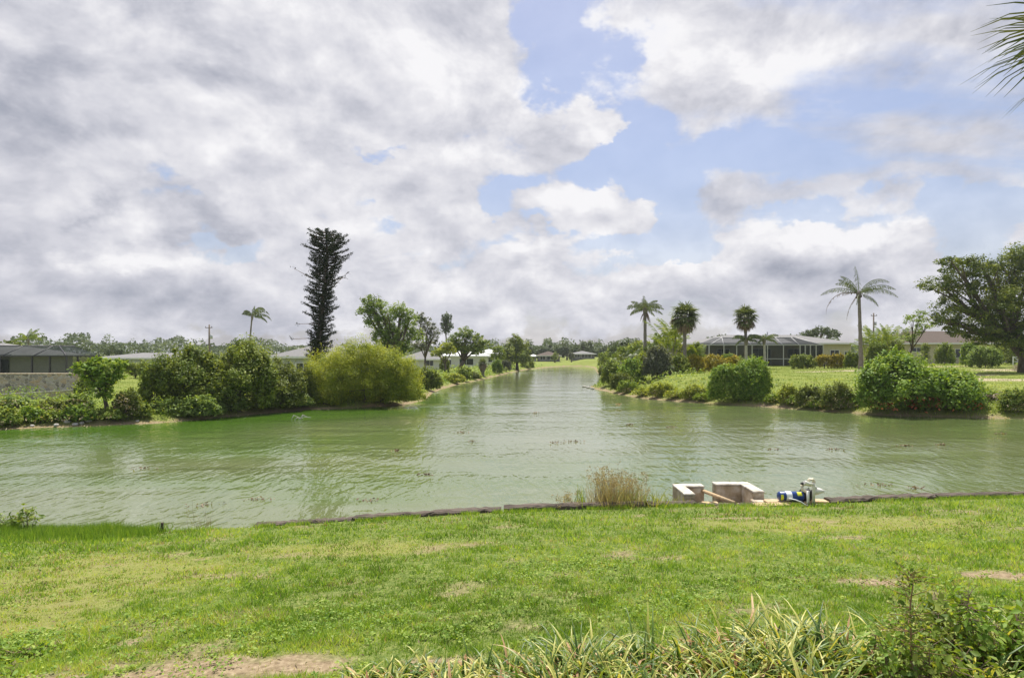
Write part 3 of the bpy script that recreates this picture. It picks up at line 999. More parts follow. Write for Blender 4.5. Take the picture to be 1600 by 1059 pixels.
def house(label, X, Y, w, d, wall_h, roof_h, wall='stucco_white', roof='roof_grey', rz=0.0, over=.6, wins=(), group=None, zg=None, chimney=None, name='house', ridgecap=True):
    z0 = gh(X, Y) if zg is None else zg
    root = empty(name, (X, Y, z0), label, 'house', group, rz)
    MB().box((0, d / 2, wall_h / 2 - .2), (w, d, wall_h + .4)).build('wall', M[wall], root)
    mb = MB(); hip(mb, -w / 2 - over, w / 2 + over, -over, d + over, wall_h + .12, wall_h + roof_h)
    ro = mb.build('roof', M[roof], root)
    fb = MB()
    fb.box((0, -over - .03, wall_h + .03), (w + 2 * over + .1, .05, .2))
    fb.box((-w / 2 - over - .03, d / 2, wall_h + .03), (.05, d + 2 * over, .2)).box((w / 2 + over + .03, d / 2, wall_h + .03), (.05, d + 2 * over, .2))
    fb.build('gutter', M['white_metal'], ro)
    if chimney:
        MB().box((chimney[0], d / 2, wall_h + roof_h + .1), (.12, .12, .7)).build('vent_pipe', M['galv'], ro)
    for wn in wins:
        if wn[0] == 'door':
            dd = MB().box((wn[1], -.03, wn[3] / 2), (wn[2], .06, wn[3]), bevel=.01).build('door', M[wn[4] if len(wn) > 4 else 'glass_dark'], root)
            MB().tube([(wn[1] + wn[2] * .4, -.06, 1.0), (wn[1] + wn[2] * .4, -.14, 1.0)], .03, 6).build('handle', M['galv'], dd)
        else:
            window(root, wn[0], 0, wn[1], wn[2], wn[3], mull=(wn[4] if len(wn) > 4 else 1))
    return root


def cage(root, x0, x1, y0, y1, ze, zt, inset, posts, frame, rail=.85, z0=0.0, pw=.08, side=True, roofposts=None, wallmat='screen_dark', roofmat='screen'):
    """screened pool enclosure in the house's local coordinates: front at y0, back at y1"""
    for px in posts:
        MB().box((px, y0, (ze + z0) / 2), (pw, pw, ze - z0)).build('post', M[frame], root)
    b = MB()
    b.box(((x0 + x1) / 2, y0 - .002, ze + pw / 2), (x1 - x0 + pw, pw * 1.2, pw))
    if rail:
        b.box(((x0 + x1) / 2, y0 - .006, z0 + rail), (x1 - x0, pw * .8, pw * .8))
    for xx in (x0, x1):
        b.box((xx, (y0 + y1) / 2, ze + pw / 2 + .003), (pw, y1 - y0, pw))
    xi0, xi1, yi = x0 + inset, x1 - inset, y0 + inset
    b.tube([(x0, y0, ze), (xi0, yi, zt)], pw * .55, 4)
    b.tube([(x1, y0, ze), (xi1, yi, zt)], pw * .55, 4)
    b.tube([(xi0, yi, zt), (xi1, yi, zt)], pw * .55, 4)
    b.tube([(xi0, yi, zt), (xi0, y1, zt)], pw * .55, 4)
    b.tube([(xi1, yi, zt), (xi1, y1, zt)], pw * .55, 4)
    for px in (roofposts if roofposts is not None else posts[1:-1]):
        q = min(max(px, xi0), xi1)
        b.tube([(px, y0, ze), (q, yi, zt), (q, y1, zt)], pw * .5, 4)
    b.build('frame', M[frame], root)
    s = MB()
    g = .02
    s.add([(x0, y0 + g, z0), (x1, y0 + g, z0), (x1, y0 + g, ze), (x0, y0 + g, ze)], [(0, 1, 2, 3)])
    if side:
        for xx in (x0, x1):
            s.add([(xx, y0 + g, z0), (xx, y1, z0), (xx, y1, ze), (xx, y0 + g, ze)], [(0, 1, 2, 3)])
    s.build('screen_wall', M[wallmat], root)
    s = MB()
    s.add([(x0, y0, ze), (x1, y0, ze), (xi1, yi, zt), (xi0, yi, zt)], [(0, 1, 2, 3)])
    s.add([(x0, y0, ze), (xi0, yi, zt), (xi0, y1, zt), (x0, y1, ze)], [(0, 1, 2, 3)])
    s.add([(x1, y0, ze), (xi1, yi, zt), (xi1, y1, zt), (x1, y1, ze)], [(0, 1, 2, 3)])
    s.add([(xi0, yi, zt), (xi1, yi, zt), (xi1, y1, zt), (xi0, y1, zt)], [(0, 1, 2, 3)])
    s.build('screen_roof', M[roofmat], root)


# right house with white-framed lanai
YR = 88.0
xc = at(1213, YR); zr_ = gh(xc, YR)
W_ = at(1332, YR) - at(1098, YR)
rh = house('long low house with pale grey hip roof behind a white framed screened lanai', xc, YR, W_, 11, zat(537, YR) - zr_, zat(523, YR + 5) - zat(537, YR), 'stucco_cream', 'roof_grey',
           wins=[(at(1304, YR) - xc, 1.5, 1.3, 1.3, 1), (at(1322, YR) - xc, 1.6, .5, .7, 0), (at(1130, YR) - xc, 1.3, 1.8, 2.0, 2), (at(1190, YR) - xc, 1.3, 2.6, 2.1, 2), (at(1245, YR) - xc, 1.3, 2.6, 2.1, 2),
                 ('door', at(1278, YR) - xc, 1.0, 2.1)], chimney=(1.0,))
YC = 81.0
lx = lambda px: at(px, YC) - xc
cage(rh, lx(1108), lx(1286), YC - YR, -.7, zat(539.5, YC) - zr_, zat(527, YC + 2.6) - zr_, 2.6, [lx(p) for p in (1108, 1131, 1151, 1175, 1199, 1224, 1250, 1258, 1266, 1275, 1286)], 'aluminium', rail=.95,
     z0=gh(xc, YC) - zr_ + .05, pw=.11, roofposts=[lx(p) for p in (1131, 1175, 1199, 1224, 1250)])
# cream house far right
YH = 84.0
xc2 = at(1485, YH); z2 = gh(xc2, YH)
house('cream rendered house with brown tiled roof half hidden by the big spreading tree', xc2, YH, 14.5, 9, zat(537, YH) - z2, 1.9, 'stucco_cream', 'roof_tan',
      wins=[(at(1432, YH) - xc2, 1.9, 1.5, .6, 1), (at(1500, YH) - xc2, 1.4, 1.4, 1.2, 1), ('door', at(1545, YH) - xc2, 2.2, 2.1)])
YH = 92.0
xq = at(1625, YH)
house('white house at the right edge seen through the branches of the big tree', xq, YH, 9.0, 8, 2.5, 1.5, 'stucco_white', 'roof_grey', wins=[(-3.0, 1.4, 1.6, 1.2, 1)])
# left: screened pool cage and its house
YL = 44.0
xcl = at(60, YL); zl_ = gh(xcl, YL)
lc = empty('pool_cage', (xcl, YL, zl_), 'dark bronze framed screened pool enclosure behind the rubble stone wall', 'pool enclosure')
ll = lambda px: at(px, YL) - xcl
cage(lc, ll(-190), ll(104), 0, 3.6, zat(557, YL) - zl_, zat(540.5, YL + 2.0) - zl_, 2.0, [ll(p) for p in (-190, -135, -70, 1, 50, 78, 104)], 'bronze_metal', rail=.0, pw=.09, roofposts=[ll(p) for p in (-135, -70, 1, 50)], roofmat='screen_dark')
house('white house with grey roof standing behind the dark screened pool enclosure', at(-120, 49), 49, 14, 7, zat(556, 49) - gh(at(-120, 49), 49), 1.1, 'stucco_white', 'roof_grey',
      wins=[(-3, 1.2, 2.4, 1.7, 2), (3, 1.2, 2.4, 1.7, 2), ('door', 6.4, 1.0, 2.1)])
# low far roof on the left
house('distant low grey roofed house behind the hedge on the left', at(215, 95), 95, 13, 9, zat(560, 95) - gh(at(215, 95), 95), .9, 'stucco_grey', 'roof_grey', wins=[(-2, 1.2, 1.6, 1.2)])
# grey house behind the pine
YG = 60.0
xg = at(492, YG)
house('pale grey house with grey shingle roof behind the tall pine', xg, YG, 8.4, 8, zat(558.5, YG) - gh(xg, YG), 1.55, 'stucco_grey', 'roof_grey', over=.45,
      wins=[(at(450, YG) - xg, 1.15, .9, 1.2, 0), (at(474, YG) - xg, 1.2, 1.4, 1.2, 1), (at(520, YG) - xg, 1.2, 1.4, 1.2, 1)])
# white house behind the loose tree
YW = 98.0
xw = at(657, YW)
house('white house with weathered grey roof beyond the yellow green bush', xw, YW, 7.0, 8, zat(562, YW) - gh(xw, YW), 1.5, 'stucco_white', 'roof_grey', over=.5, wins=[(1.5, 1.1, 1.2, .9, 1), (-1.8, 1.1, 1.0, .9, 0)])
xw2 = at(722, 112)
house('pale house with white roof seen under the round tree beside the canal', xw2, 112, 9.0, 8, 2.2, 1.1, 'stucco_white', 'roof_white', wins=[(.8, 1.2, 2.6, 1.2, 1), (-2.6, 1.2, 1.2, 1.0, 0)])
xw3 = at(763, 128)
house('small house with bright white roof left of the dense dark tree', xw3, 128, 5.6, 7, zat(553.5, 128) - gh(xw3, 128), 1.1, 'stucco_white', 'roof_white', wins=[(0, 1.3, 1.6, 1.0, 1)])
# houses across the far end
for lab, px, Y, w, wh, rh_, wl, rf in (
        ('far house with brown hip roof at the end of the canal', 858, 182, 6.4, 1.7, 1.4, 'stucco_dark', 'roof_tan'),
        ('far house with blue grey roof at the end of the canal', 912, 184, 6.6, 1.5, 1.0, 'stucco_dark', 'roof_grey'),
        ('tiny pale far house at the left end of the far row', 834, 186, 1.6, 1.5, .6, 'stucco_grey', 'roof_white')):
    x_ = at(px, Y)
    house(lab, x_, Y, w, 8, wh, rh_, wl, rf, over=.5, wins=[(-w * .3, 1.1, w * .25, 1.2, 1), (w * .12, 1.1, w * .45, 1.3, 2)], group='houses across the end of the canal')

# rubble stone wall and low capped kerb wall on the left
YS = 40.0
xs0, xs1 = at(-260, YS), at(120, YS)
zs_top, zs_bot = zat(584.5, YS), zat(611, YS)
sw = empty('stone_wall', (xs0, YS, 0), 'rubble stone retaining wall in front of the dark pool enclosure', 'wall')
MB().box(((xs1 - xs0) / 2, .2, (zs_top + zs_bot) / 2 - .3), (xs1 - xs0, .4, zs_top - zs_bot + .6)).build('masonry', M['stone'], sw)
MB().box(((xs1 - xs0) / 2, .2, zs_top + .03), (xs1 - xs0 + .06, .46, .06), bevel=.02).build('coping', M['concrete'], sw)
kw = empty('kerb_wall', (at(-260, 37), 37, 0), 'low curved kerb wall with pale capping below the stone wall', 'wall')
kp = [(at(px, 37.0 + dy) - at(-260, 37), dy, zat(py, 37 + dy)) for px, py, dy in ((-260, 622, -1), (-80, 619, -.6), (0, 615.5, -.2), (60, 612, .6), (120, 608, 1.6), (150, 605, 3.0))]
kb = MB(); kc = MB()
for (a, b) in zip(kp[:-1], kp[1:]):
    for mb_, zo, t_, hh in ((kb, -.36, .22, .6), (kc, -.03, .30, .06)):
        vs = []
        for p in (a, b):
            for dy, dz in ((-t_ / 2, zo - hh / 2), (t_ / 2, zo - hh / 2), (t_ / 2, zo + hh / 2), (-t_ / 2, zo + hh / 2)):
                vs.append((p[0], p[1] + dy, p[2] + dz))
        mb_.add(vs, [(0, 1, 5, 4), (1, 2, 6, 5), (2, 3, 7, 6), (3, 0, 4, 7), (0, 3, 2, 1), (4, 5, 6, 7)])
kb.build('masonry', M['stone'], kw); kc.build('coping', M['rock'], kw)


def pole(label, px, Y, ytop, transformer=True):
    X = at(px, Y); z0 = gh(X, Y); zt = zat(ytop, Y)
    r_ = empty('utility_pole', (X, Y, z0), label, 'pole', 'utility poles')
    h = zt - z0
    MB().tube([(0, 0, 0), (0, 0, h)], [.17, .12], 8).build('shaft', M['pole'], r_)
    MB().box((0, -.14, h - .5), (1.1, .09, .1)).build('crossarm', M['pole'], r_)
    if transformer:
        MB().lathe([(.02, -.35), (.2, -.33), (.22, .3), (.02, .36)], (.32, 0, h - 1.9), 'Z', 10).build('transformer', M['galv'], r_)
    for dx in (-.5, .45): MB().lathe([(.04, 0), (.06, .08), (.03, .16)], (dx, -.14, h - .44), 'Z', 6).build('insulator', M['black_plastic'], r_)


pole('utility pole with transformer rising behind the dark hedge on the left', 327, 95, 507)
pole('utility pole top behind the yellowish palms on the right', 1365, 110, 489)

# railing at right edge
YF = 74
fx = at(1583, YF); fz = gh(fx, YF)
fr = empty('white_railing', (fx, YF, fz), 'white railing at the right edge under the big tree', 'railing')
for i in range(3):
    MB().box((i * 1.5, 0, .55), (.09, .09, 1.1)).build('post', M['white_metal'], fr)
MB().box((1.5, -.002, 1.0), (3.1, .06, .09)).box((1.5, -.002, .45), (3.1, .05, .06)).build('rail', M['white_metal'], fr)
MB().tube([(.05, -.01, .98), (1.45, -.01, .1)], .03, 5).build('brace', M['white_metal'], fr)

# ------------------------------------------------------------------ far trees, left to right
far = [
    ('broad dome shaped tree far beyond the pool enclosure', 178, 150, [(168, 551, 10, 6), (180, 548, 13, 7), (192, 552, 8, 5)], 'far_green', .5),
    ('dark tree tops at the left edge behind the enclosure roof', 12, 110, [(-10, 540, 14, 8), (8, 538, 12, 6), (22, 540, 10, 6)], 'dark_green', .4),
    ('scrubby tree tops above the ridge of the enclosure roof', 122, 130, [(108, 541, 7, 4), (120, 542, 9, 5), (136, 547, 8, 4)], 'far_green', .4),
    ('tree tops beyond the low grey roof on the left', 222, 140, [(205, 556, 12, 5), (222, 553, 9, 6), (240, 557, 14, 5)], 'far_green', .45),
]
for lab, b, Y, lo, mt, lf in far:
    veg('tree', lab, 'tree', Y, lo, mt, lf, base=b, trunk=.25, group='far trees behind the houses', clumps=12)
veg('hedge', 'dark clipped hedge in the gap between the small tree and the bushes', 'hedge', 60, [(196, 575, 12, 14), (212, 576, 12, 14), (228, 577, 10, 14)], 'dark_green', .16)
# tree line across the end of the canal
rr = random.Random(5)
tl = [(826, 548, 8, 12), (842, 551, 9, 10), (857, 548, 10, 11), (872, 549, 8, 10), (886, 547, 11, 12), (900, 548, 9, 11), (913, 545, 10, 13), (925, 551, 7, 8), (934, 553, 7, 7), (945, 549, 8, 11), (957, 547, 9, 12)]
desc = ['leftmost tree of the line across the canal end', 'second far tree from the left across the canal end', 'far tree behind the brown hip roof', 'far tree just right of the brown hip roof', 'far tree between the two far houses',
        'far tree left of the blue grey roof', 'tallest far tree behind the blue grey roof', 'low far tree right of the blue grey roof', 'lowest far tree of the line', 'far tree at the start of the right bank trees', 'far tree joining the right bank trees']
for (px, py, rx, ry), lab in zip(tl, desc):
    Y = rr.uniform(196, 215)
    veg('tree', lab, 'tree', Y, [(px, py - 1, rx * 1.25, ry * .9), (px - rx * .6, py + 4, rx * .9, ry * .7), (px + rx * .6, py + 3, rx * .9, ry * .7)], 'far_green', .65, base=px, trunk=.3, group='tree line across the end of the canal', clumps=12)
veg('tree', 'dark rounded shrub tree in front of the brown roofed far house', 'tree', 172, [(868, 556, 4, 7), (866, 559, 5, 5)], 'dark_green', .45, base=867, trunk=.2)
veg('tree', 'pale rounded tree between the two far houses, in front of them', 'tree', 174, [(893, 558, 5, 5), (893, 554, 4, 4)], 'grey_green', .45, base=893, trunk=.2)

def far_wood():
    rng = np.random.default_rng(88)
    n = 60000
    a = rng.uniform(R(-52), R(52), n); d = rng.uniform(255, 300, n)
    X, Y = np.sin(a) * d, np.cos(a) * d
    hh = 3.0 + 4.0 * fbm(a * 30, d * .02, 91, 4) + 3.5 * sstep(.45, .85, vnoise(a * 70, d * .05, 92))
    z = 1.5 + hh * rng.random(n) ** .6
    P = np.stack([X, Y, z], 1)
    V, Fq = cards(P, rng.normal(0, .6, (n, 3)) + np.array([0, -.3, .5]), 1.0, .6, rng)
    t = np.clip(fbm(a * 80, z * .3, 93) + rng.normal(0, .15, n), 0, 1)
    o = link('far_woodland', fastmesh('far_woodland', V, Fq, np.repeat(t, 4)), M['far_green'])
    tag(o, 'low hazy belt of far woodland along the horizon', 'woodland', kind='stuff')


far_wood()
# left bank, far to near
veg('tree', 'dense dark green tree standing alone beside the canal, centre left', 'tree', 96, [(806, 535, 12, 12), (799, 546, 13, 12), (815, 546, 12, 13), (806, 557, 18, 13), (822, 563, 12, 9), (793, 562, 10, 9)], 'dark_green', .30, base=808, trunk=.3, cover=1.8)
veg('shrub', 'greyish shrub on the bank left of the dense dark tree', 'shrub', 92, dome(782, 800, 562, 574, 5, 1), 'grey_green', .22)
veg('shrub', 'green shrub below the dense dark tree at the water', 'shrub', 88, dome(812, 836, 566, 579, 5, 2), 'mid_green', .22)
veg('shrub', 'small green shrub on the bank just right of the skirted fan palm', 'shrub', 76, dome(768, 786, 560, 580, 5, 3), 'fresh_green', .2)
veg('tree', 'slender dark palm like tree between white roof and dense tree', 'tree', 104, [(778, 547, 8, 7), (774, 556, 8, 8), (785, 556, 6, 8)], 'mid_green', .3, base=779, trunk=.16)
veg('tree', 'round crowned tree with forked trunk on the left lawn by the canal', 'tree', 84, [(727, 521, 15, 10), (742, 530, 14, 10), (757, 539, 11, 8), (716, 532, 15, 10), (704, 540, 12, 8), (733, 543, 18, 9), (746, 549, 12, 7), (720, 545, 12, 7)], 'mid_green', .24,
    base=719, trunk=.26, cover=1.25, updir=.9)
veg('tree', 'yellow green small tree left of the round crowned tree', 'tree', 80, [(697, 541, 10, 7), (688, 548, 10, 6), (706, 549, 9, 7), (682, 553, 8, 5)], 'yellow_green', .24, base=697, trunk=.14, updir=.9)
veg('shrub', 'dark round clipped shrub on the left lawn', 'shrub', 82, dome(686, 703, 556, 577, 4, 4), 'dark_green', .2)
veg('shrub', 'low green shrub on the left lawn edge below the round crowned tree', 'shrub', 70, dome(712, 738, 573, 588, 5, 41), 'mid_green', .2)
# loose tree behind the big bush
veg('tree', 'tall loose leafed tree rising behind the big yellow green bush', 'tree', 58,
    [(575, 470, 11, 9), (590, 478, 16, 12), (570, 486, 12, 9), (605, 492, 18, 14), (583, 500, 14, 12), (625, 485, 13, 12), (600, 515, 20, 15), (625, 515, 17, 16), (615, 537, 20, 14), (640, 500, 14, 14), (645, 525, 14, 14), (596, 532, 14, 12), (632, 548, 14, 9)],
    'light_green', .19, base=628, trunk=.22, cover=1.1, clumps=18, spread=.17, updir=.5)
veg('tree', 'thin pale crowned tree just right of the tall loose leafed tree', 'tree', 70, [(655, 500, 12, 11), (668, 508, 12, 11), (660, 520, 12, 10), (678, 520, 10, 9), (672, 534, 12, 9), (656, 540, 13, 8)], 'grey_green', .2, base=664, trunk=.14, cover=.7, clumps=16)
# lollipop pine far
veg('pine_tree', 'small distant pine with bare stem and egg shaped crown', 'tree', 135, [(698, 498, 8, 10), (698, 507, 9, 10), (697, 516, 7, 8)], 'far_green', .3, base=698, trunk=.28, cover=1.6, clumps=30, limbs=False)
# shrubs on the left bank
veg('shrub', 'dark leafy shrub at the water right of the yellow green bush', 'shrub', 45, dome(648, 690, 571, 612, 7, 5), 'dark_green', .15)
veg('shrub', 'yellow green creeping shrub along the left bank past the dark leafy shrub', 'shrub', 60, dome(690, 728, 583, 601, 7, 6), 'yellow_green', .16)
veg('shrub', 'low mixed shrub at the foot of the skirted fan palm', 'shrub', 60, dome(724, 752, 580, 596, 6, 42), 'olive', .16)
big = dome(482, 655, 529, 632, 13, 7, .4) + [(520, 575, 38, 34, -1.0), (560, 560, 45, 32, -.8), (610, 575, 40, 34, -.6), (635, 600, 30, 30, -.6), (560, 600, 45, 34, -.9), (500, 600, 24, 34, -.4), (640, 588, 22, 26)]
veg('bush', 'huge rounded yellow green bush at the waterline left of the canal mouth', 'bush', 34.5, big, 'yellow_green', .105, base=570, trunk=.06, cover=1.6, updir=.5, maxn=110000, clumps=26, spread=.12, aspect=.36, fill=.22, limbs=False, shoots=2.5)
veg('bush', 'lower yellow green spreading bush hanging over the water in front of the huge one', 'bush', 33.2, dome(526, 612, 597, 638, 8, 8) + dome(600, 664, 590, 632, 7, 81), 'yellow_green', .105, cover=1.3, updir=.5, clumps=40, aspect=.35)
# dark mass left
veg('bush', 'big dark green bush with yellow tinged leaves, left of the hedge mass', 'bush', 35, dome(258, 345, 537, 640, 9, 9) + [(300, 600, 36, 34, -.8), (280, 580, 26, 30, -.9)], 'dark_green', .14, base=300, trunk=.1, cover=1.4, maxn=60000, clumps=34)
veg('bush', 'big dark green bush right of its twin in the hedge mass', 'bush', 35, dome(330, 432, 533, 640, 9, 10) + [(375, 590, 40, 38, -.9), (350, 615, 34, 26, -1.0)], 'dark_green', .14, base=375, trunk=.1, cover=1.4, maxn=60000, clumps=34)
veg('bush', 'bright leafy bush at the left end of the dark mass', 'bush', 34, dome(214, 268, 566, 634, 7, 11), 'mid_green', .15, cover=1.3)
veg('bush', 'olive green bush between the dark mass and the grey house', 'bush', 34, dome(398, 478, 562, 640, 8, 12) + [(440, 610, 30, 30, -.7)], 'olive', .12, cover=1.3, maxn=40000, clumps=34)
veg('bush', 'darker olive bush beside the trunk base of the tall pine', 'bush', 37, dome(450, 500, 575, 640, 6, 43), 'olive', .12, cover=1.2)
veg('bush', 'pale green low leafy bush along the left waterline', 'bush', 29.8, dome(226, 300, 620, 656, 8, 13) + dome(280, 345, 616, 655, 7, 131), 'light_green', .17, cover=1.2, updir=.8)
veg('bush', 'pale green low bush at the right end of the left waterline', 'bush', 31.0, dome(335, 388, 612, 651, 7, 14), 'light_green', .16, cover=1.1, updir=.8)
veg('bush', 'small variegated bush at the water beside the pine trunk', 'bush', 33.5, dome(418, 492, 613, 640, 8, 15), 'light_green', .14, cover=1.2)
veg('tree', 'small bright green tree leaning over the bank by the stone wall', 'tree', 31.5, [(160, 572, 24, 14), (145, 580, 20, 14), (175, 580, 20, 16), (130, 574, 12, 8), (160, 596, 24, 14), (168, 612, 14, 16), (185, 570, 12, 9), (150, 565, 14, 8)],
    'fresh_green', .17, base=166, trunk=.10, cover=1.35, updir=.8)
veg('bush', 'dark bush in the shade behind the small bright green tree', 'bush', 38, dome(116, 146, 588, 614, 5, 44), 'dark_green', .14)
veg('bush', 'dry mixed bush between the small tree and the dark mass', 'bush', 31, dome(176, 222, 606, 650, 7, 16), 'olive', .11, cover=.9, extra=('dry_grass', 1.0, .08))
veg('bush', 'green vines on the bank below the dark mass', 'bush', 30.3, dome(188, 240, 626, 660, 6, 45), 'mid_green', .13, cover=1.1)
for k, (a, b, t, g_, mt, lab) in enumerate([(-40, 34, 636, 668, 'mid_green', 'low green bush at the waterline, left edge of the picture'), (26, 70, 634, 668, 'fresh_green', 'second low green bush from the left at the waterline'),
                                          (64, 100, 642, 667, 'mid_green', 'small low bush at the waterline above the white rocks'), (92, 150, 632, 666, 'fresh_green', 'low bright green bush left of the large white rock'),
                                          (138, 196, 638, 665, 'mid_green', 'low bush behind the large white rock')]):
    veg('bush', lab, 'bush', 27.4 + k * .35, dome(a, b, t, g_, 6, 20 + k), mt, .14, cover=1.2, group='low bushes along the left waterline', extra=('dry_grass', .5, .04))
for k, (a, b, t, g_, mt, lab) in enumerate([(-30, 60, 618, 648, 'light_green', 'pale ground cover bush under the kerb wall, left edge'), (50, 110, 622, 650, 'olive', 'brownish bush under the kerb wall'), (98, 150, 615, 645, 'light_green', 'pale bush left of the small tree trunk')]):
    veg('bush', lab, 'bush', 31 + k * .5, dome(a, b, t, g_, 6, 30 + k), mt, .13, cover=1.1, extra=('dry_grass', 1.0, .08))
veg('bush', 'pale leafy low bush in the middle of the left waterline', 'bush', 31.0, dome(296, 352, 614, 655, 7, 141), 'light_green', .16, cover=1.15, updir=.8)
veg('bush', 'low green scrub at the waterline below the olive bush', 'bush', 33.0, dome(384, 430, 618, 648, 6, 142), 'mid_green', .13, cover=1.1)
veg('bush', 'yellow green scrub between the variegated bush and the huge one', 'bush', 36.0, dome(476, 532, 606, 640, 6, 143), 'yellow_green', .12, cover=1.1)
# white rocks at the left waterline
for k, (px, py, s, lab) in enumerate([(163, 660, .42, 'large white rock at the left waterline'), (138, 663, .24, 'small pale rock left of the large white rock'), (128, 664, .2, 'small pale rock, second left of the large one'), (105, 664, .25, 'pale rock near the low bright green bush'),
                                    (118, 665, .2, 'small flat pale rock between two bigger ones'), (88, 666, .2, 'pale rock toward the left edge of the waterline'), (50, 667, .16, 'pale pebble sized rock near the left edge'), (215, 660, .14, 'small pale rock right of the large one')]):
    rng = np.random.default_rng(500 + k)
    Y = wy(py + 2) + .3; X = at(px, Y)
    mb = MB(); prof = [(.01, .55), (.35, .48), (.52, .2), (.5, -.1), (.3, -.4), (.01, -.45)]
    mb.lathe([(r, h) for r, h in prof], (0, 0, 0), 'Z', 9)
    mb.v = [tuple(np.array(v) * s * (1 + rng.uniform(-.18, .18)) * np.array([1.3, 1, .8])) for v in mb.v]
    o = mb.build('rock', M['rock']); o.location = (X, Y, max(.06, gh(X, Y)) + s * .1); o.rotation_euler = (0, 0, k)
    tag(o, lab, 'rock', 'pale rocks along the left waterline')


# ------------------------------------------------------------------ tall columnar pine
def column_pine():
    Y = 48.0; rng = np.random.default_rng(77)
    bx = at(494, Y); z0 = gh(bx, Y); root = empty('pine_tree', (bx, Y, z0), 'very tall dark columnar pine rising behind the yellow green bush', 'tree')
    cen = [(560, 494), (520, 500), (480, 503), (440, 509), (400, 511), (359, 509)]
    halfw = [(560, 18, 16), (545, 19, 21), (520, 20, 21), (505, 19, 16), (490, 23, 17), (470, 25, 24), (450, 24, 19), (430, 28, 20), (415, 31, 29), (400, 33, 34), (388, 36, 35), (376, 34, 31), (368, 27, 25), (362, 17, 17), (357, 6, 6)]
    ycs = np.array([c[0] for c in cen][::-1]); xcs = np.array([c[1] for c in cen][::-1])
    hy = np.array([h[0] for h in halfw][::-1]); hl = np.array([h[1] for h in halfw][::-1]); hr = np.array([h[2] for h in halfw][::-1])
    pts = [Vector((at(np.interp(y, ycs, xcs), Y) - bx, 0, zat(y, Y) - z0)) for y in np.linspace(556, 362, 14)]
    pts = [Vector((0, 0, -.2))] + pts
    MB().tube(pts, list(np.linspace(.30, .05, len(pts))), 9).build('trunk', M['bark'], root)
    P = []; N = []; S = []; T = []
    tw = MB()
    rows = np.linspace(557, 362, 46)
    for ri, y in enumerate(rows):
        cx = at(np.interp(y, ycs, xcs), Y) - bx
        hlw, hrw = np.interp(y, hy, hl) / F0 * Y, np.interp(y, hy, hr) / F0 * Y
        z = zat(y, Y) - z0 - .1
        nb = 9 if y < 430 else 8
        a0 = rng.uniform(0, 6.28)
        for b in range(nb):
            a = a0 + b * 2 * math.pi / nb + rng.normal(0, .18)
            ex = (hrw if math.cos(a) > 0 else hlw)
            Lb = ex * rng.uniform(.55, 1.12) * (.56 + .72 * vnoise(np.array([y * .13]), np.array([a * 1.3]), 5)[0])
            if rng.random() < .06: Lb *= 1.18
            drop = rng.uniform(.15, .4) * Lb
            k = max(4, int(Lb / .10))
            prev = Vector((cx, 0, z)); lastp = None
            t0 = rng.uniform(.12, .4)
            for q in range(1, k + 1):
                t = q / k
                p = Vector((cx + math.cos(a) * Lb * t, math.sin(a) * Lb * .95 * t, z + .10 * Lb * t - drop * .5 * t * (1.3 - t) + .16 * Lb * t ** 2.6))
                if t > t0:
                    m_ = 9 if t < .6 else 19
                    sp = .035 + .05 * t
                    for w in range(m_):
                        P.append(p + Vector((rng.normal(0, sp), rng.normal(0, sp), rng.normal(0, sp * .6) + .05 * t))); N.append(rng.normal(0, 1, 3)); T.append(rng.uniform(0, 1))
                lastp = p
            tw.tube([prev, prev.lerp(lastp, .5) - Vector((0, 0, drop * .2)), lastp], [.035, .022, .01], 4, cap=False)
    # a few bare twigs sticking out
    for (px0, py0, px1, py1) in ((497, 440, 466, 422), (520, 450, 548, 428), (500, 505, 470, 507), (495, 528, 462, 530), (522, 438, 545, 436)):
        tw.tube([(at(px0, Y) - bx, -.2, zat(py0, Y) - z0), (at(px1, Y) - bx, -.9, zat(py1, Y) - z0)], [.03, .012], 4)
        for w in range(16):
            P.append(Vector((at(px1, Y) - bx, -.9, zat(py1, Y) - z0)) + Vector(rng.normal(0, .08, 3))); N.append(rng.normal(0, 1, 3)); T.append(rng.uniform(0, 1))
    V, Fq = cards(np.array(P), np.array(N), .13, .36, rng)
    link('crown', fastmesh('crown', V, Fq, np.repeat(np.array(T), 4)), M['pine'], root)
    tw.build('branches', M['twig'], root)


column_pine()

# ------------------------------------------------------------------ right bank plants, far to near
rb = [
    ('far right bank tree at the canal edge, furthest away', 120, [(945, 560, 8, 9), (950, 553, 7, 7)], 'far_green', .3, 947, .15),
    ('dark tree on the right bank above the canal bend', 100, [(952, 555, 12, 11), (942, 564, 8, 9), (962, 552, 9, 9)], 'mid_green', .28, 952, .15),
    ('grey green tree crown behind the right bank thicket', 92, [(975, 545, 16, 11), (990, 540, 14, 10), (962, 550, 12, 8), (1000, 546, 12, 10)], 'far_green', .28, 980, .2),
    ('bushy tree left of the coconut palm with the brown skirt', 78, [(985, 551, 14, 12), (970, 556, 14, 12), (1000, 545, 12, 12)], 'mid_green', .22, 985, .15),
    ('leafy tree between the two tall palms', 74, [(1022, 545, 14, 12), (1030, 533, 12, 12), (1012, 552, 12, 12)], 'mid_green', .22, 1022, .15),
    ('tall yellow green tree left of the round headed fan palm', 70, [(1052, 530, 12, 14), (1040, 545, 12, 14), (1060, 548, 12, 14)], 'yellow_green', .2, 1050, .15),
    ('leafy tree right of the round headed fan palm', 68, [(1088, 548, 12, 12), (1078, 556, 12, 10), (1096, 558, 8, 8)], 'mid_green', .2, 1086, .12),
]
for lab, Y, lo, mt, lf, b, tk in rb:
    veg('tree', lab, 'tree', Y, lo, mt, lf, base=b, trunk=tk, clumps=20)
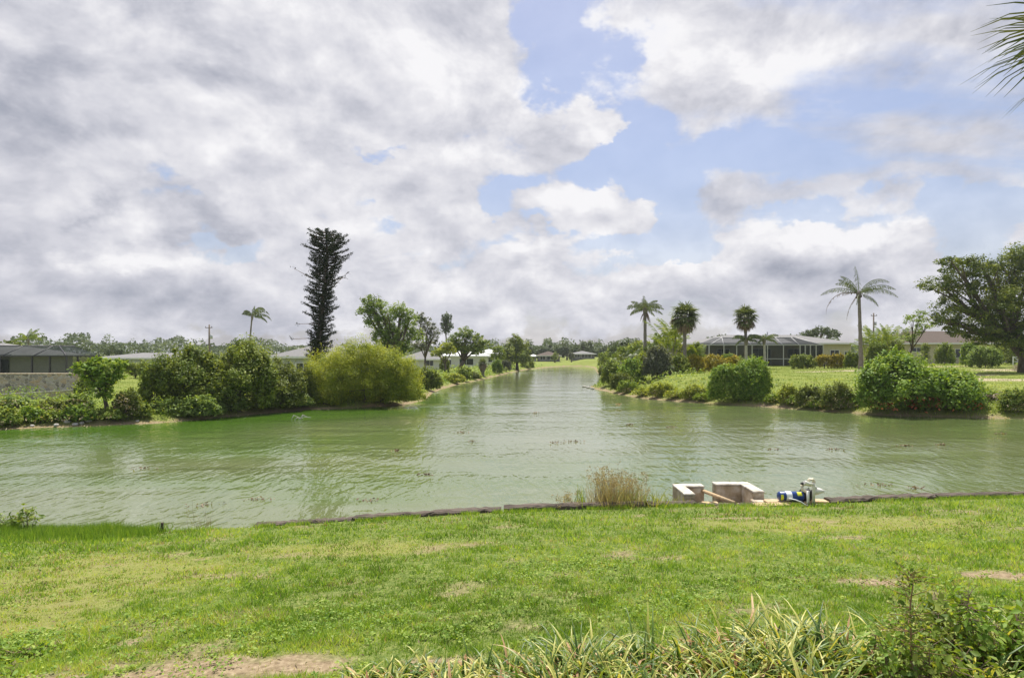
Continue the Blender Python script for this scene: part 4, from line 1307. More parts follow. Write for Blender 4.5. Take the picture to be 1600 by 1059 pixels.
sh = [
    ('olive thicket at the water on the right bank, far end', 72, dome(934, 960, 566, 592, 6, 51), 'olive', .18),
    ('mixed green thicket on the right bank behind the sand spit', 60, dome(938, 978, 562, 600, 7, 52), 'mid_green', .16),
    ('bright green bush in the middle of the right bank thicket', 56, dome(966, 1012, 560, 596, 7, 53), 'fresh_green', .16),
    ('yellow green bush over the thicket, left of the grey one', 60, dome(985, 1020, 552, 585, 6, 54), 'yellow_green', .16),
    ('large grey leafed bush in the right bank thicket', 55, dome(1004, 1052, 540, 588, 8, 55), 'grey_green', .15),
    ('dark bush at the foot of the round headed fan palm', 57, dome(1040, 1078, 552, 582, 6, 56), 'dark_green', .15),
    ('golden leafed bush right of the round headed fan palm', 60, dome(1070, 1102, 554, 576, 6, 57), 'gold', .14),
    ('golden leafed bush in front of the lanai left corner', 62, dome(1096, 1134, 553, 572, 6, 58), 'gold', .14),
    ('green bush under the lanai, right of the golden ones', 64, dome(1124, 1152, 552, 568, 5, 59), 'light_green', .15),
    ('golden green bush behind the round bank bush', 60, dome(1130, 1165, 556, 575, 5, 60), 'gold', .14),
    ('olive scrub at the water below the thicket', 51, dome(952, 990, 582, 606, 6, 61), 'olive', .13),
    ('round dark green bush on the lawn before the lanai', 70, dome(1234, 1274, 552, 570, 6, 62), 'dark_green', .16),
    ('reddish yellow croton bush on the lawn right of the lanai bush', 70, dome(1274, 1302, 553, 568, 5, 63), 'gold', .15),
    ('golden bush on the lawn beside the cream wall', 70, dome(1296, 1322, 552, 568, 5, 64), 'gold', .15),
    ('leafy green bush left of the tall coconut palm trunk', 68, dome(1318, 1344, 548, 572, 5, 65), 'mid_green', .16),
    ('big green bush right of the tall coconut palm trunk', 62, dome(1352, 1392, 532, 572, 7, 66), 'mid_green', .17),
    ('dark bush below the yellowish palms', 64, dome(1380, 1416, 532, 570, 6, 67), 'dark_green', .16),
    ('narrow dark conical shrub against the cream house wall', 76, [(1447, 548, 7, 9), (1447, 542, 5, 6), (1446, 555, 8, 6)], 'dark_green', .16),
    ('dark leafy shrub at the corner of the cream house', 76, dome(1462, 1492, 536, 566, 6, 68), 'mid_green', .17),
    ('bright round green shrub under the big spreading tree', 70, dome(1500, 1530, 534, 562, 6, 69), 'fresh_green', .17),
    ('pale fallen leafy branches under the big spreading tree', 66, dome(1512, 1568, 540, 566, 7, 70), 'light_green', .15),
    ('shaded hedge behind the fallen branches', 78, dome(1540, 1590, 536, 562, 6, 71), 'dark_green', .18),
]
for lab, Y, lo, mt, lf in sh:
    veg('shrub', lab, 'shrub', Y, lo, mt, lf, cover=1.15)
veg('tree', 'thin see through tree in front of the cream house', 'tree', 64, [(1425, 500, 14, 10), (1440, 492, 10, 8), (1450, 508, 12, 8), (1432, 518, 14, 9), (1420, 528, 10, 7)], 'light_green', .17, base=1418, trunk=.12, cover=.5, clumps=12, spread=.14)
# distant trees over the right roofs
veg('tree', 'dark dome tree behind the roof of the long low house', 'tree', 130, [(1262, 523, 14, 7), (1282, 518, 16, 7), (1300, 522, 12, 6)], 'far_green', .45, base=1281, trunk=.3)
veg('tree', 'small pale tree behind the left end of the long low house', 'tree', 130, [(1130, 529, 9, 6), (1144, 531, 9, 5), (1122, 535, 7, 5)], 'far_green', .4, base=1133, trunk=.2, cover=.9)
# big spreading tree
veg('tree', 'huge dark spreading tree filling the right edge', 'tree', 56,
    [(1470, 445, 26, 12), (1500, 425, 28, 16), (1480, 410, 22, 8), (1530, 420, 32, 20), (1560, 435, 36, 26), (1590, 410, 30, 22), (1620, 400, 40, 26), (1510, 455, 32, 16), (1545, 470, 40, 26), (1490, 478, 26, 14), (1520, 495, 36, 20),
     (1575, 490, 40, 28), (1620, 460, 50, 40), (1480, 500, 22, 12), (1540, 518, 34, 16), (1590, 520, 36, 20), (1630, 520, 40, 26), (1660, 440, 50, 50), (1508, 515, 22, 12), (1570, 535, 30, 14), (1610, 545, 30, 14), (1535, 533, 22, 10)],
    'shade_tree', .20, base=1600, trunk=.42, cover=.85, clumps=20, spread=.15, maxn=110000, updir=.5)
# bank bushes nearest the water on the right
veg('bush', 'round bright green bush on the right bank below the lanai', 'bush', 40.5, dome(1104, 1172, 566, 630, 8, 72, .5) + dome(1140, 1206, 557, 630, 9, 172, .5) + [(1128, 582, 16, 12), (1182, 572, 18, 13)], 'fresh_green', .125, base=1155, trunk=.06, cover=1.3, clumps=36, maxn=60000)
veg('bush', 'broad leafy green bush with reddish dead leaves at its foot, right bank', 'bush', 35.5, dome(1334, 1462, 548, 640, 11, 73) + dome(1400, 1534, 572, 642, 10, 74) + [(1400, 600, 48, 34, -.9), (1470, 610, 40, 28, -.9)], 'fresh_green', .17, base=1425,
    trunk=.08, cover=1.15, clumps=34, updir=.9, maxn=70000, extra=('flower_red', .3, .022))
lowb = [(1215, 1250, 600, 630, 'yellow_green', 'small yellow green bush right of the round bank bush'), (1240, 1290, 600, 632, 'olive', 'twiggy olive bush on the right bank'), (1282, 1340, 596, 636, 'olive', 'larger olive bush left of the broad leafy one'),
        (1062, 1110, 600, 628, 'yellow_green', 'low yellow green bush left of the round bank bush'), (1010, 1056, 596, 618, 'yellow_green', 'low creeping bush on the bank slope'), (962, 1000, 594, 614, 'weed', 'pale yellow scrub near the sand spit'),
        (1560, 1620, 606, 640, 'mid_green', 'low green bush at the right edge by the water'),
        (1192, 1232, 614, 636, 'weed', 'low yellow green scrub touching the round bank bush'), (1226, 1262, 618, 638, 'weed', 'pale low scrub at the water under the twiggy bushes'),
        (1262, 1310, 620, 642, 'weed', 'yellow green scrub at the water before the larger olive bush'), (1520, 1566, 620, 646, 'weed', 'yellow green scrub right of the broad leafy bush'),
        (1080, 1122, 616, 636, 'weed', 'pale scrub at the water left of the round bank bush'), (1036, 1082, 610, 629, 'yellow_green', 'creeping yellow scrub on the lower bank slope'),
        (985, 1030, 605, 622, 'yellow_green', 'creeping scrub at the narrow end of the bank slope'), (1300, 1348, 612, 643, 'fresh_green', 'bright green low bush touching the broad leafy one')]
for k, (a, b, t, g_, mt, lab) in enumerate(lowb):
    Y = {1215: 37.5, 1240: 37, 1282: 36, 1062: 39.5, 1010: 43, 962: 48, 1560: 34}.get(a, 36)
    veg('bush', lab, 'bush', Y, dome(a, b, t, g_, 6, 80 + k), mt, .11, cover=1.0, extra=('dry_grass', .5, .05))
# heap of dead branches at right edge
def brush_pile(label, px, Y, w, h, n, seed, z=None):
    rng = np.random.default_rng(seed)
    X = at(px, Y); z0 = gh(X, Y) if z is None else z
    mb = MB()
    for i in range(n):
        a = rng.uniform(0, math.pi); x = rng.normal(0, w * .3); y = rng.normal(0, w * .2); l = w * rng.uniform(.3, .6)
        d = Vector((math.cos(a), math.sin(a) * .6, rng.uniform(-.1, .6))) * l
        p = Vector((x, y, rng.uniform(0, h * .5)))
        mb.tube([p - d * .5 + Vector((0, 0, d.z * .5)), p + Vector((0, 0, h * .2)), p + d * .5 + Vector((0, 0, d.z * .5))], [.02, .017, .007], 4, cap=False)
    o = mb.build('brush_pile', M['dry_twig']); o.location = (X, Y, z0)
    return tag(o, label, 'brush pile')


M['dry_twig'] = surf('dry_twig', (.22, .17, .13), (.45, .38, .31), 9, .9, .1)
brush_pile('heap of dead grey branches at the water near the right edge', 1563, 35.5, 1.6, .8, 46, 3)
brush_pile('uprooted stump and roots on the lawn at the right edge', 1593, 58, 1.4, .8, 60, 4)

# ------------------------------------------------------------------ palms
coconut('palm_tree', 'tall wind bent coconut palm with one dead hanging frond, standing on the right lawn', 1345, 62, 459, 4.2,
        [(4, 24, 1.08, 72), (8, 56, .98, 92), (350, 38, .9, 80), (78, 84, .78, 38), (120, 70, .7, 60), (176, 28, .98, 76), (188, 52, .72, 80), (168, 62, .62, 60), (275, 40, .6, 100), (60, 30, .7, 90),
         (330, -10, .55, 70), (232, -20, .45, 50), (181, 12, 1.12, 112, 'dead'), (190, -45, .75, 45, 'dead')], lean=-3, r0=.2, r1=.13, n=34, leaf=.58, wid=.042, nuts=True, hang=1.03, seed=4)
cr = [(a, e, l, d) for a, e, l, d in ((0, 30, 1, 75), (20, 60, .9, 70), (50, 25, .9, 70), (85, 70, .8, 50), (120, 40, .9, 75), (160, 58, .85, 70), (182, 32, 1, 80), (205, 15, 1, 80), (240, 45, .9, 70), (280, 20, .9, 70), (315, 35, .9, 80), (340, 10, .95, 70), (100, 88, .7, 30), (10, 48, 1, 95), (170, 45, 1, 95), (35, 0, .8, 60), (150, 5, .85, 60), (65, 55, .9, 80), (260, 60, .9, 80))]
coconut('palm_tree', 'coconut palm with a brown skirt of dead fronds above the right bank thicket', 1008, 74, 483, 2.5, cr, group=None, r0=.2, r1=.17, skirt=22, n=28, leaf=.55, wid=.06, seed=5, hang=.8)
sabal('fan_palm', 'round headed fan palm on the right bank, the taller and nearer of two', 1070, 62, 496, 27, 58, group='round headed fan palms', seed=6)
sabal('fan_palm', 'round headed fan palm rising behind the lanai, the farther of two', 1165, 72, 497, 22, 56, group='round headed fan palms', seed=7, dryfrac=.35)
sabal('fan_palm', 'short fan palm with a full brown skirt at the left waterline', 754, 61, 569, 15, 40, seed=8, dryfrac=.9, r0=.25, r1=.25)
cs = [(a, e, 1, 95) for a, e in ((0, 45), (40, 60), (85, 50), (130, 55), (180, 45), (220, 50), (265, 45), (310, 55), (340, 20), (200, 15))]
coconut('palm_tree', 'short pale trunked palm before the lanai, left one of the pair', 1166, 71, 532, 1.9, cs, group='pair of short pale trunked palms', r0=.17, r1=.12, bark='white_bark', n=24, leaf=.42, wid=.09, seed=9)
coconut('palm_tree', 'short pale trunked palm before the lanai, right one of the pair', 1195, 71, 531, 1.9, [(a + 20, e, l, d) for a, e, l, d in cs], group='pair of short pale trunked palms', lean=-1, r0=.15, r1=.11, bark='white_bark', n=24, leaf=.42, wid=.09, seed=10)
coconut('palm_tree', 'small distant palm behind the pool enclosure roof', 44, 105, 531, 2.9, [(30, 60, 1, 90), (0, 35, 1, 100), (340, 55, 1, 110), (70, 75, 1, 70), (110, 80, .9, 60), (150, 50, .9, 90), (185, 25, .9, 70), (270, 60, .9, 90)], n=24, leaf=.6, wid=.12, seed=11, mat='palm_yellow')
coconut('palm_tree', 'wind swept distant palm with drooping fronds above the dark hedge', 388, 92, 494, 3.3, [(0, 55, 1, 130), (20, 30, 1, 110), (340, 70, 1, 130), (60, 75, .9, 120), (90, 85, .6, 60), (200, 60, .55, 120), (300, 40, .9, 120), (350, 10, .9, 80), (170, 75, .6, 120)],
        lean=6, n=26, leaf=.55, wid=.1, seed=12, r0=.15, r1=.1, hang=1.0)


def clump_palm(label, px, Y, ytop, n, spread, mat, seed, name='clump_palm'):
    rng = np.random.default_rng(seed)
    X = at(px, Y); z0 = gh(X, Y); hgt = zat(ytop, Y) - z0
    root = empty(name, (X, Y, z0), label, 'palm tree')
    st = MB()
    for i in range(n):
        bx, by = rng.normal(0, spread * .16, 2)
        hh = hgt * rng.uniform(.25, .62)
        st.tube([(bx, by, -.1), (bx * 1.8, by * 1.8, hh)], [.06, .045], 6)
        me = frond_mesh(rng, (hgt - hh) * rng.uniform(.9, 1.25), R(rng.uniform(62, 86)), R(rng.uniform(35, 75)), .5, 24, .35, .08)
        o = link('frond', me, M[mat], root); o.location = (bx * 1.8, by * 1.8, hh); o.rotation_euler = (0, 0, rng.uniform(0, 6.28))
        me = frond_mesh(rng, (hgt - hh) * rng.uniform(.6, .9), R(rng.uniform(40, 60)), R(rng.uniform(45, 75)), .5, 20, .35, .08)
        o = link('frond', me, M[mat], root); o.location = (bx * 1.8, by * 1.8, hh); o.rotation_euler = (0, 0, rng.uniform(0, 6.28))
    st.build('trunk', M['palm_bark'], root)


clump_palm('feathery light green clump palm just left of the round headed fan palm', 1043, 66, 489, 14, 3.2, 'palm_yellow', 21)
clump_palm('feathery clump palm right of the nearer fan palm', 1086, 66, 532, 9, 2.4, 'palm_yellow', 22)
clump_palm('yellowish clump palm right of the tall coconut palm', 1377, 66, 503, 14, 3.6, 'palm_yellow', 23)
clump_palm('greyer clump palm behind the yellowish one', 1394, 74, 505, 8, 3.0, 'palm_green', 24)
clump_palm('low clump palm near the canal on the right bank thicket', 975, 66, 545, 8, 2.4, 'palm_green', 25)


# near fan palm whose frond tips reach into the top right corner
def near_palm():
    rng = np.random.default_rng(31)
    X, Y = 9.4, 9.0; z0 = gh(X, Y)
    root = empty('fan_palm', (X, Y, z0), 'fan palm frond tips hanging into the top right corner of the picture', 'palm tree')
    zt = 8.15
    pts = [(0, 0, -.1)] + [(0, 0, (zt - z0) * i / 14) for i in range(1, 15)]
    MB().tube(pts, [.2 + (.02 if i % 2 else 0) for i in range(15)], 12).build('trunk', M['palm_bark'], root)
    for (az, el, pet, rad, dr) in ((181, 5, .75, 1.55, .42), (176, 30, .7, 1.55, .35), (188, -18, .75, 1.35, .5), (183, -42, .7, 1.25, .4), (150, 25, .9, 1.2, .4), (215, 15, .9, 1.2, .4), (90, 40, 1, 1.2, .4), (30, 20, 1, 1.2, .4), (330, 30, 1, 1.2, .4), (270, 35, 1, 1.2, .4), (0, 70, .8, 1.1, .4), (240, 65, .8, 1.1, .4)):
        me = fan_mesh(rng, pet, rad, R(el), dr, 30, 3.6, wid=.062)
        o = link('frond', me, M['palm_dark'], root); o.location = (0, 0, zt - z0); o.rotation_euler = (0, 0, R(az))


near_palm()


# ------------------------------------------------------------------ ground cover (stuff)
def blades(x, y, z, h, w, lean, rng, curve=.3):
    """single tapering blades, three corners each"""
    n = len(x)
    a = rng.uniform(0, 2 * np.pi, n)
    dx, dy = np.cos(a), np.sin(a)
    la = rng.uniform(0, 2 * np.pi, n); lm = h * lean * rng.uniform(.2, 1.3, n)
    B = np.stack([x, y, z - .01], 1)
    W = np.stack([dx * w * .5, dy * w * .5, 0 * w], 1)
    Tp = B + np.stack([np.cos(la) * lm, np.sin(la) * lm, h + .01], 1)
    V = np.stack([B - W, B + W, Tp], 1).reshape(-1, 3)
    return V, np.arange(3 * n).reshape(n, 3)


def lawn_grass():
    rng = np.random.default_rng(9)
    n = 700000
    py = 1180 - (1180 - 772) * rng.random(n) ** .85
    px = rng.uniform(-500, 2150, n)
    s = (py - HY) / F0
    # meet the lawn slope
    Y = (H0 - ZW - .1212 * 9.2) / (s - .1212)
    for _ in range(3):
        X = at(px, Y)
        hz = ZW + .1212 * np.clip(wallY(X) - Y, 0, 7)
        Y = (H0 - hz) / s
    X = at(px, Y)
    X = X + rng.normal(0, .01, n); Y = Y + rng.normal(0, .01, n)
    ok = (Y < wallY(X) - .03) & (Y > 1.9)
    X, Y = X[ok], Y[ok]
    bm_, ol = lawn_masks(X, Y)
    keep = rng.random(len(X)) > bm_ * .96
    X, Y, bm_, ol = X[keep], Y[keep], bm_[keep], ol[keep]
    thin = fbm(X * 7, Y * 9, 69, 3)
    keep = rng.random(len(X)) < .30 + .9 * sstep(.30, .62, thin)
    X, Y, bm_, ol, thin = X[keep], Y[keep], bm_[keep], ol[keep], thin[keep]
    Z = height(X, Y)
    tuft = fbm(X * 3.2, Y * 3.2, 61, 4); fine = fbm(X * 14, Y * 14, 62, 3)
    h = (.010 + .017 * sstep(.40, .72, tuft) + .020 * sstep(.35, .75, fine)) * (1 - .45 * ol) * rng.uniform(.5, 1.5, len(X)) * np.clip(1.1 - bm_ * .5, .5, 1.1)
    dist = np.sqrt(X * X + Y * Y)
    w = .0062 * np.clip(dist / 3.4, .8, 2.6) * rng.uniform(.6, 1.5, len(X))
    h = h * np.clip(dist / 6.5, .95, 1.3)
    patch = fbm(X * .8, Y * 1.2, 63, 4); p2 = fbm(X * 5, Y * 5, 64, 3); p3 = fbm(X * 16, Y * 16, 68, 2)
    tint = .46 + (patch - .5) * 1.2 + (p2 - .5) * 1.0 + (p3 - .5) * .5 + ol * .30 + rng.normal(0, .20, len(X))
    dry = rng.random(len(X)) < .03 + .16 * ol + .30 * bm_ + .30 * sstep(.56, .72, p2 * .6 + thin * .4)
    tint = np.clip(tint, 0.02, 1.0)
    for nm, sel, mt in (('lawn_grass', ~dry, 'grass'), ('dry_lawn_blades', dry, 'dry_grass')):
        V, Fq = blades(X[sel], Y[sel], Z[sel], h[sel], w[sel], .9, rng)
        o = link(nm, fastmesh(nm, V, Fq, np.repeat(tint[sel], 3)), M[mt])
        tag(o, 'short mown green lawn grass sloping to the water' if nm == 'lawn_grass' else 'dry straw blades scattered through the mown lawn', 'grass', kind='stuff')
    # taller fringe at the left water edge and loose tufts along the timber
    n = 26000
    X = rng.uniform(-9, -4.6, n); Y = wallY(X) - np.abs(rng.normal(0, .32, n)) + .12
    dens = sstep(-4.5, -5.3, X + (fbm(X * 2, Y * 2, 65) - .5) * .8)
    k = rng.random(n) < dens; X, Y = X[k], Y[k]
    Z = height(X, np.minimum(Y, wallY(X) - .02))
    h = rng.uniform(.05, .15, len(X)) * (.5 + fbm(X * 3, Y * 3, 66))
    V, Fq = blades(X, Y, Z, h, np.full(len(X), .009), .5, rng)
    o = link('tall_grass', fastmesh('tall_grass', V, Fq, np.repeat(np.clip(.30 + rng.normal(0, .2, len(X)), 0, 1), 3)), M['grass'])
    tag(o, 'longer bright green grass fringe at the left water edge', 'grass', kind='stuff')
    n = 9000
    X = rng.uniform(-4.6, 9.5, n); Y = wallY(X) - .03 - np.abs(rng.normal(0, .06, n)); Z = height(X, Y)
    k = fbm(X * 2.4, Y, 67) > .45; X, Y, Z = X[k], Y[k], Z[k]
    V, Fq = blades(X, Y, Z, rng.uniform(.03, .085, len(X)), np.full(len(X), .010), .6, rng)
    o = link('edge_grass', fastmesh('edge_grass', V, Fq, np.repeat(rng.uniform(.2, .8, len(X)), 3)), M['grass'])
    tag(o, 'uneven grass growing against the old timber edging', 'grass', kind='stuff')


def lawn_weeds():
    rng = np.random.default_rng(19)
    C = []
    for (px, py, r, n) in ((25, 985, .16, 260), (60, 975, .12, 160), (45, 1000, .12, 160), (900, 880, .35, 260), (940, 885, .3, 200), (1250, 862, .4, 240), (1280, 905, .3, 220), (1440, 848, .4, 260), (1320, 850, .3, 160), (260, 955, .2, 160),
                           (430, 985, .25, 200), (560, 960, .25, 180), (820, 905, .3, 180), (1120, 940, .3, 240), (1180, 915, .3, 220), (400, 975, .1, 60), (1060, 955, .2, 180), (700, 985, .2, 150)):
        X, Y = lawnpt(px, py)
        for i in range(n // 2):
            C.append((X + rng.normal(0, r), Y + rng.normal(0, r * .7)))
    for i in range(2800):
        px, py = rng.uniform(-50, 1650), 800 + 290 * rng.random() ** .7
        X, Y = lawnpt(px, py)
        if fbm(np.array([X * 1.7]), np.array([Y * 1.7]), 95)[0] > .46: C.append((X, Y))
    C = np.array(C); C = C[(C[:, 1] < wallY(C[:, 0]) - .1) & (C[:, 1] > 2)]
    k = 5
    P = np.repeat(C, k, 0) + rng.normal(0, .014, (len(C) * k, 2))
    Z = height(P[:, 0], P[:, 1]) + rng.uniform(.012, .042, len(P))
    P = np.column_stack([P, Z])
    V, Fq = cards(P, rng.normal(0, .4, (len(P), 3)) + np.array([0, 0, 1.0]), .022, .6, rng)
    o = link('lawn_weeds', fastmesh('lawn_weeds', V, Fq, np.repeat(np.clip(np.repeat(rng.random(len(C)), k) * .6 + rng.random(len(P)) * .4, 0, 1), 4)), M['fresh_green'])
    tag(o, 'small broad leafed weeds scattered through the near lawn', 'weeds', kind='stuff')
    # fallen clippings and crumbs of soil on the olive mown strip
    n = 5200
    X = rng.uniform(-7.5, 8, n); Y = rng.uniform(2.3, 9, n); bm_, ol = lawn_masks(X, Y)
    k = rng.random(n) < .10 + .8 * ol + .3 * bm_; X, Y = X[k], Y[k]; k = Y < wallY(X) - .15; X, Y = X[k], Y[k]
    P = np.stack([X, Y, height(X, Y) + rng.uniform(.01, .03, len(X))], 1)
    V, Fq = cards(P, rng.normal(0, .5, (len(P), 3)) + np.array([0, 0, 1.0]), .03, .3, rng)
    o = link('lawn_clippings', fastmesh('lawn_clippings', V, Fq, np.repeat(rng.random(len(P)) * .7, 4)), M['dead_thatch'])
    tag(o, 'dry clippings and dead leaves lying on the lawn', 'plant litter', kind='stuff')


lawn_grass()
lawn_weeds()


def bank_cover():
    rng = np.random.default_rng(10)
    # far banks: leafy weeds near the water thinning to mown grass
    n = 420000
    u = rng.random(n)
    Y = 27 + (150 - 27) * u ** 2.1
    X = rng.uniform(-1.05, 1.05, n) * Y
    d = sdist(X, Y)
    X, Y, d = X[(d > .15)], Y[(d > .15)], d[d > .15]
    right = X > np.interp(Y, [0, 36, 136], [2, 2, 14])
    wz = sstep(.3, 1.0, d) * np.where(right, sstep(6.0, 4.0, d + (fbm(X * .4, Y * .4, 71) - .5) * 3), sstep(9, 6, d))
    pn = fbm(X * .7, Y * .7, 72, 4)
    k = rng.random(len(X)) < wz * (.35 + pn)
    Xw, Yw = X[k], Y[k]; zw = height(Xw, Yw)
    hmax = (.22 + .75 * sstep(.40, .66, pn[k])) * sstep(.2, 1.4, d[k])
    P = np.stack([Xw, Yw, zw + hmax * rng.random(len(Xw)) ** .7], 1)
    N = rng.normal(0, .5, (len(P), 3)) + np.array([0, -.3, .9])
    size = .13 * np.clip(Yw / 38, .8, 2.2)
    V, Fq = cards(P, N, 1.0, .55, rng)
    c = np.repeat(P, 4, 0); V = c + (V - c) * np.repeat(size, 4)[:, None]
    t = np.clip(.5 + (fbm(Xw * .5, Yw * .5, 73) - .5) * 1.4 + rng.normal(0, .2, len(Xw)), 0, 1)
    rt = Xw > np.interp(Yw, [0, 36, 136], [2, 2, 14])
    for nm, sel, mt, lab in (('bank_weeds', rt, 'weed', 'yellow green creeping weeds covering the right bank'), ('bank_weeds', ~rt, 'weed', 'mixed green weeds covering the left bank')):
        q = np.repeat(sel, 4)
        o = link(nm, fastmesh(nm, V[q], np.arange(4 * int(sel.sum())).reshape(-1, 4), np.repeat(t[sel], 4)), M[mt])
        tag(o, lab, 'weeds', kind='stuff')
    # mown grass tufts on far lawns
    k = (~k) & (d > 2.5)
    Xg, Yg = X[k], Y[k]; zg = height(Xg, Yg)
    sc_ = np.clip(Yg / 38, .8, 3)
    V, Fq = blades(Xg, Yg, zg, .035 * sc_ * rng.uniform(.5, 1.3, len(Xg)), .03 * sc_, .9, rng)
    t = np.clip(.55 + (fbm(Xg * .3, Yg * .3, 74) - .5) * 1.2 + rng.normal(0, .15, len(Xg)), 0, 1)
    o = link('far_lawn_grass', fastmesh('far_lawn_grass', V, Fq, np.repeat(t, 3)), M['far_grass'])
    tag(o, 'sunlit mown grass of the lawns across the water', 'grass', kind='stuff')
    n = 240000
    Y = 27 + 100 * rng.random(n) ** 1.9; X = rng.uniform(-1.05, 1.05, n) * Y
    d = sdist(X, Y); k = (d > .12) & (d < 2.6) & (fbm(X * .9, Y * .9, 75) > .36 + .06 * d); X, Y, d = X[k], Y[k], d[k]
    hh = (.12 + .5 * fbm(X * .7, Y * .7, 76)) * rng.uniform(.4, 1.1, len(X)) * sstep(.0, .8, d)
    V, Fq = blades(X, Y, height(X, Y), hh, .030 * np.clip(Y / 38, .8, 2.2), .5, rng)
    o = link('shore_grass', fastmesh('shore_grass', V, Fq, np.repeat(np.clip(.45 + (fbm(X * .4, Y * .4, 77) - .5) * 1.6 + rng.normal(0, .18, len(X)), 0, 1), 3)), M['weed'])
    tag(o, 'rank yellow green grass fringing the far waterlines', 'grass', kind='stuff')
    # straw and drift along the waterline
    n = 60000
    Y = 22 + 110 * rng.random(n) ** 1.8; X = rng.uniform(-1.05, 1.05, n) * Y
    d = sdist(X, Y); k = (d > -.35) & (d < 1.3) & (rng.random(n) < .9); X, Y, d = X[k], Y[k], d[k]
    for q in range(5):
        pass
    z = np.maximum(height(X, Y), .01)
    P = np.stack([X, Y, z + rng.uniform(.0, .06, len(X))], 1)
    V, Fq = cards(P, rng.normal(0, .4, (len(P), 3)) + np.array([0, 0, 1.0]), .17, .22, rng)
    o = link('shore_litter', fastmesh('shore_litter', V, Fq, np.repeat(rng.random(len(P)), 4)), M['dry_grass'])
    tag(o, 'band of washed up straw and dry leaves along the far waterlines', 'plant litter', kind='stuff')


bank_cover()


# ------------------------------------------------------------------ foreground strap leaved clumps
def strap_clump(label, X, Y, n, L, seed, dry=.16, group='strap leaved clumps along the bottom edge', wid=.0135):
    rng = np.random.default_rng(seed)
    z0 = gh(X, Y)
    root = empty('strap_leaf_clump', (X, Y, z0), label, 'plant', group)
    for nm, cnt, mt in (('leaves', int(n * (1 - dry)), 'strap'), ('dry_leaves', int(n * dry * 1.6), 'dry_strap')):
        V = []; Fc = []; T = []
        for i in range(cnt):
            a = rng.uniform(0, 2 * math.pi); el = R(rng.uniform(38, 84)) if nm == 'leaves' else R(rng.uniform(15, 70))
            ln = L * rng.uniform(.55, 1.15); w = wid * rng.uniform(.7, 1.25)
            dr = R(rng.uniform(50, 125)) if nm == 'leaves' else R(rng.uniform(70, 150))
            p = np.array([rng.normal(0, .045), rng.normal(0, .04), -.01]); ca, sa = math.cos(a), math.sin(a)
            side = np.array([-sa, ca, 0]); k = 6; i0 = len(V)
            tv = rng.choice([.12, .3, .5, .75, .95], p=[.22, .24, .24, .19, .11]) + rng.uniform(-.05, .05)
            tw = rng.uniform(-.5, .5)
            for q in range(k + 1):
                t = q / k; ang = el - dr * t ** 1.6
                ww = w * (1 - t ** 2.2) * (.65 + .7 * min(1, t * 4)) * .5
                up = np.array([-ca * math.sin(ang), -sa * math.sin(ang), math.cos(ang)])
                V += [p - side * ww + up * ww * .5, p, p + side * ww + up * ww * .5]
                edge = min(1, tv + .22)
                T += [edge, max(0, tv - .12), edge]
                p = p + np.array([ca * math.cos(ang), sa * math.cos(ang), math.sin(ang)]) * ln / k + side * tw * ln / k * t * .3
                if p[2] < .004: p[2] = .004 + rng.uniform(0, .01)
            for q in range(k):
                b = i0 + q * 3
                Fc += [(b, b + 1, b + 4, b + 3), (b + 1, b + 2, b + 5, b + 4)]
        link(nm, fastmesh(nm, np.array(V), np.array(Fc), np.array(T), True), M[mt], root)
    return root


clumps = []
rs_ = random.Random(12)
spots = [  # photo column of the foot, distance, leaf length, leaves
    (568, 2.98, .17, 60), (618, 3.02, .19, 70), (672, 3.02, .20, 80), (735, 2.98, .22, 90), (700, 2.80, .22, 80), (640, 2.84, .18, 70), (590, 2.82, .17, 60), (765, 2.75, .24, 90), (790, 2.95, .27, 100), (850, 2.75, .33, 110), (810, 2.45, .28, 80),
    (905, 2.90, .38, 130), (880, 2.60, .34, 100), (960, 2.75, .36, 120), (940, 2.48, .30, 90), (1015, 2.95, .36, 110), (1020, 2.62, .34, 110), (1080, 2.85, .38, 120), (1095, 2.55, .33, 100), (1150, 3.00, .40, 120),
    (1155, 2.70, .38, 120), (1215, 3.05, .42, 120), (1225, 2.75, .42, 140), (1285, 2.90, .44, 130), (1280, 2.55, .36, 110), (1350, 2.85, .40, 90), (1420, 3.10, .40, 90), (1480, 3.05, .40, 90), (1570, 2.95, .42, 90), (1545, 2.65, .42, 80), (1620, 2.8, .42, 80),
]
order = ['first', 'second', 'third', 'fourth', 'fifth', 'sixth', 'seventh', 'eighth', 'ninth', 'tenth', 'eleventh', 'twelfth', 'thirteenth', 'fourteenth', 'fifteenth', 'sixteenth', 'seventeenth', 'eighteenth', 'nineteenth', 'twentieth',
         'twenty first', 'twenty second', 'twenty third', 'twenty fourth', 'twenty fifth', 'twenty sixth', 'twenty seventh', 'twenty eighth', 'twenty ninth', 'thirtieth', 'thirty first']
srt = sorted(range(len(spots)), key=lambda i: spots[i][0])
rank = {i: k for k, i in enumerate(srt)}
for i, (px, Y, L, n) in enumerate(spots):
    look = 'small yellowish' if L < .27 else ('tall dark green and yellow' if L >= .4 else 'arching yellow green')
    strap_clump('%s strap leaved clump, %s from the left' % (look, order[rank[i]]), at(px, Y), Y, int(n * 1.7), L, 700 + i, dry=.20 if px < 1330 else .1)


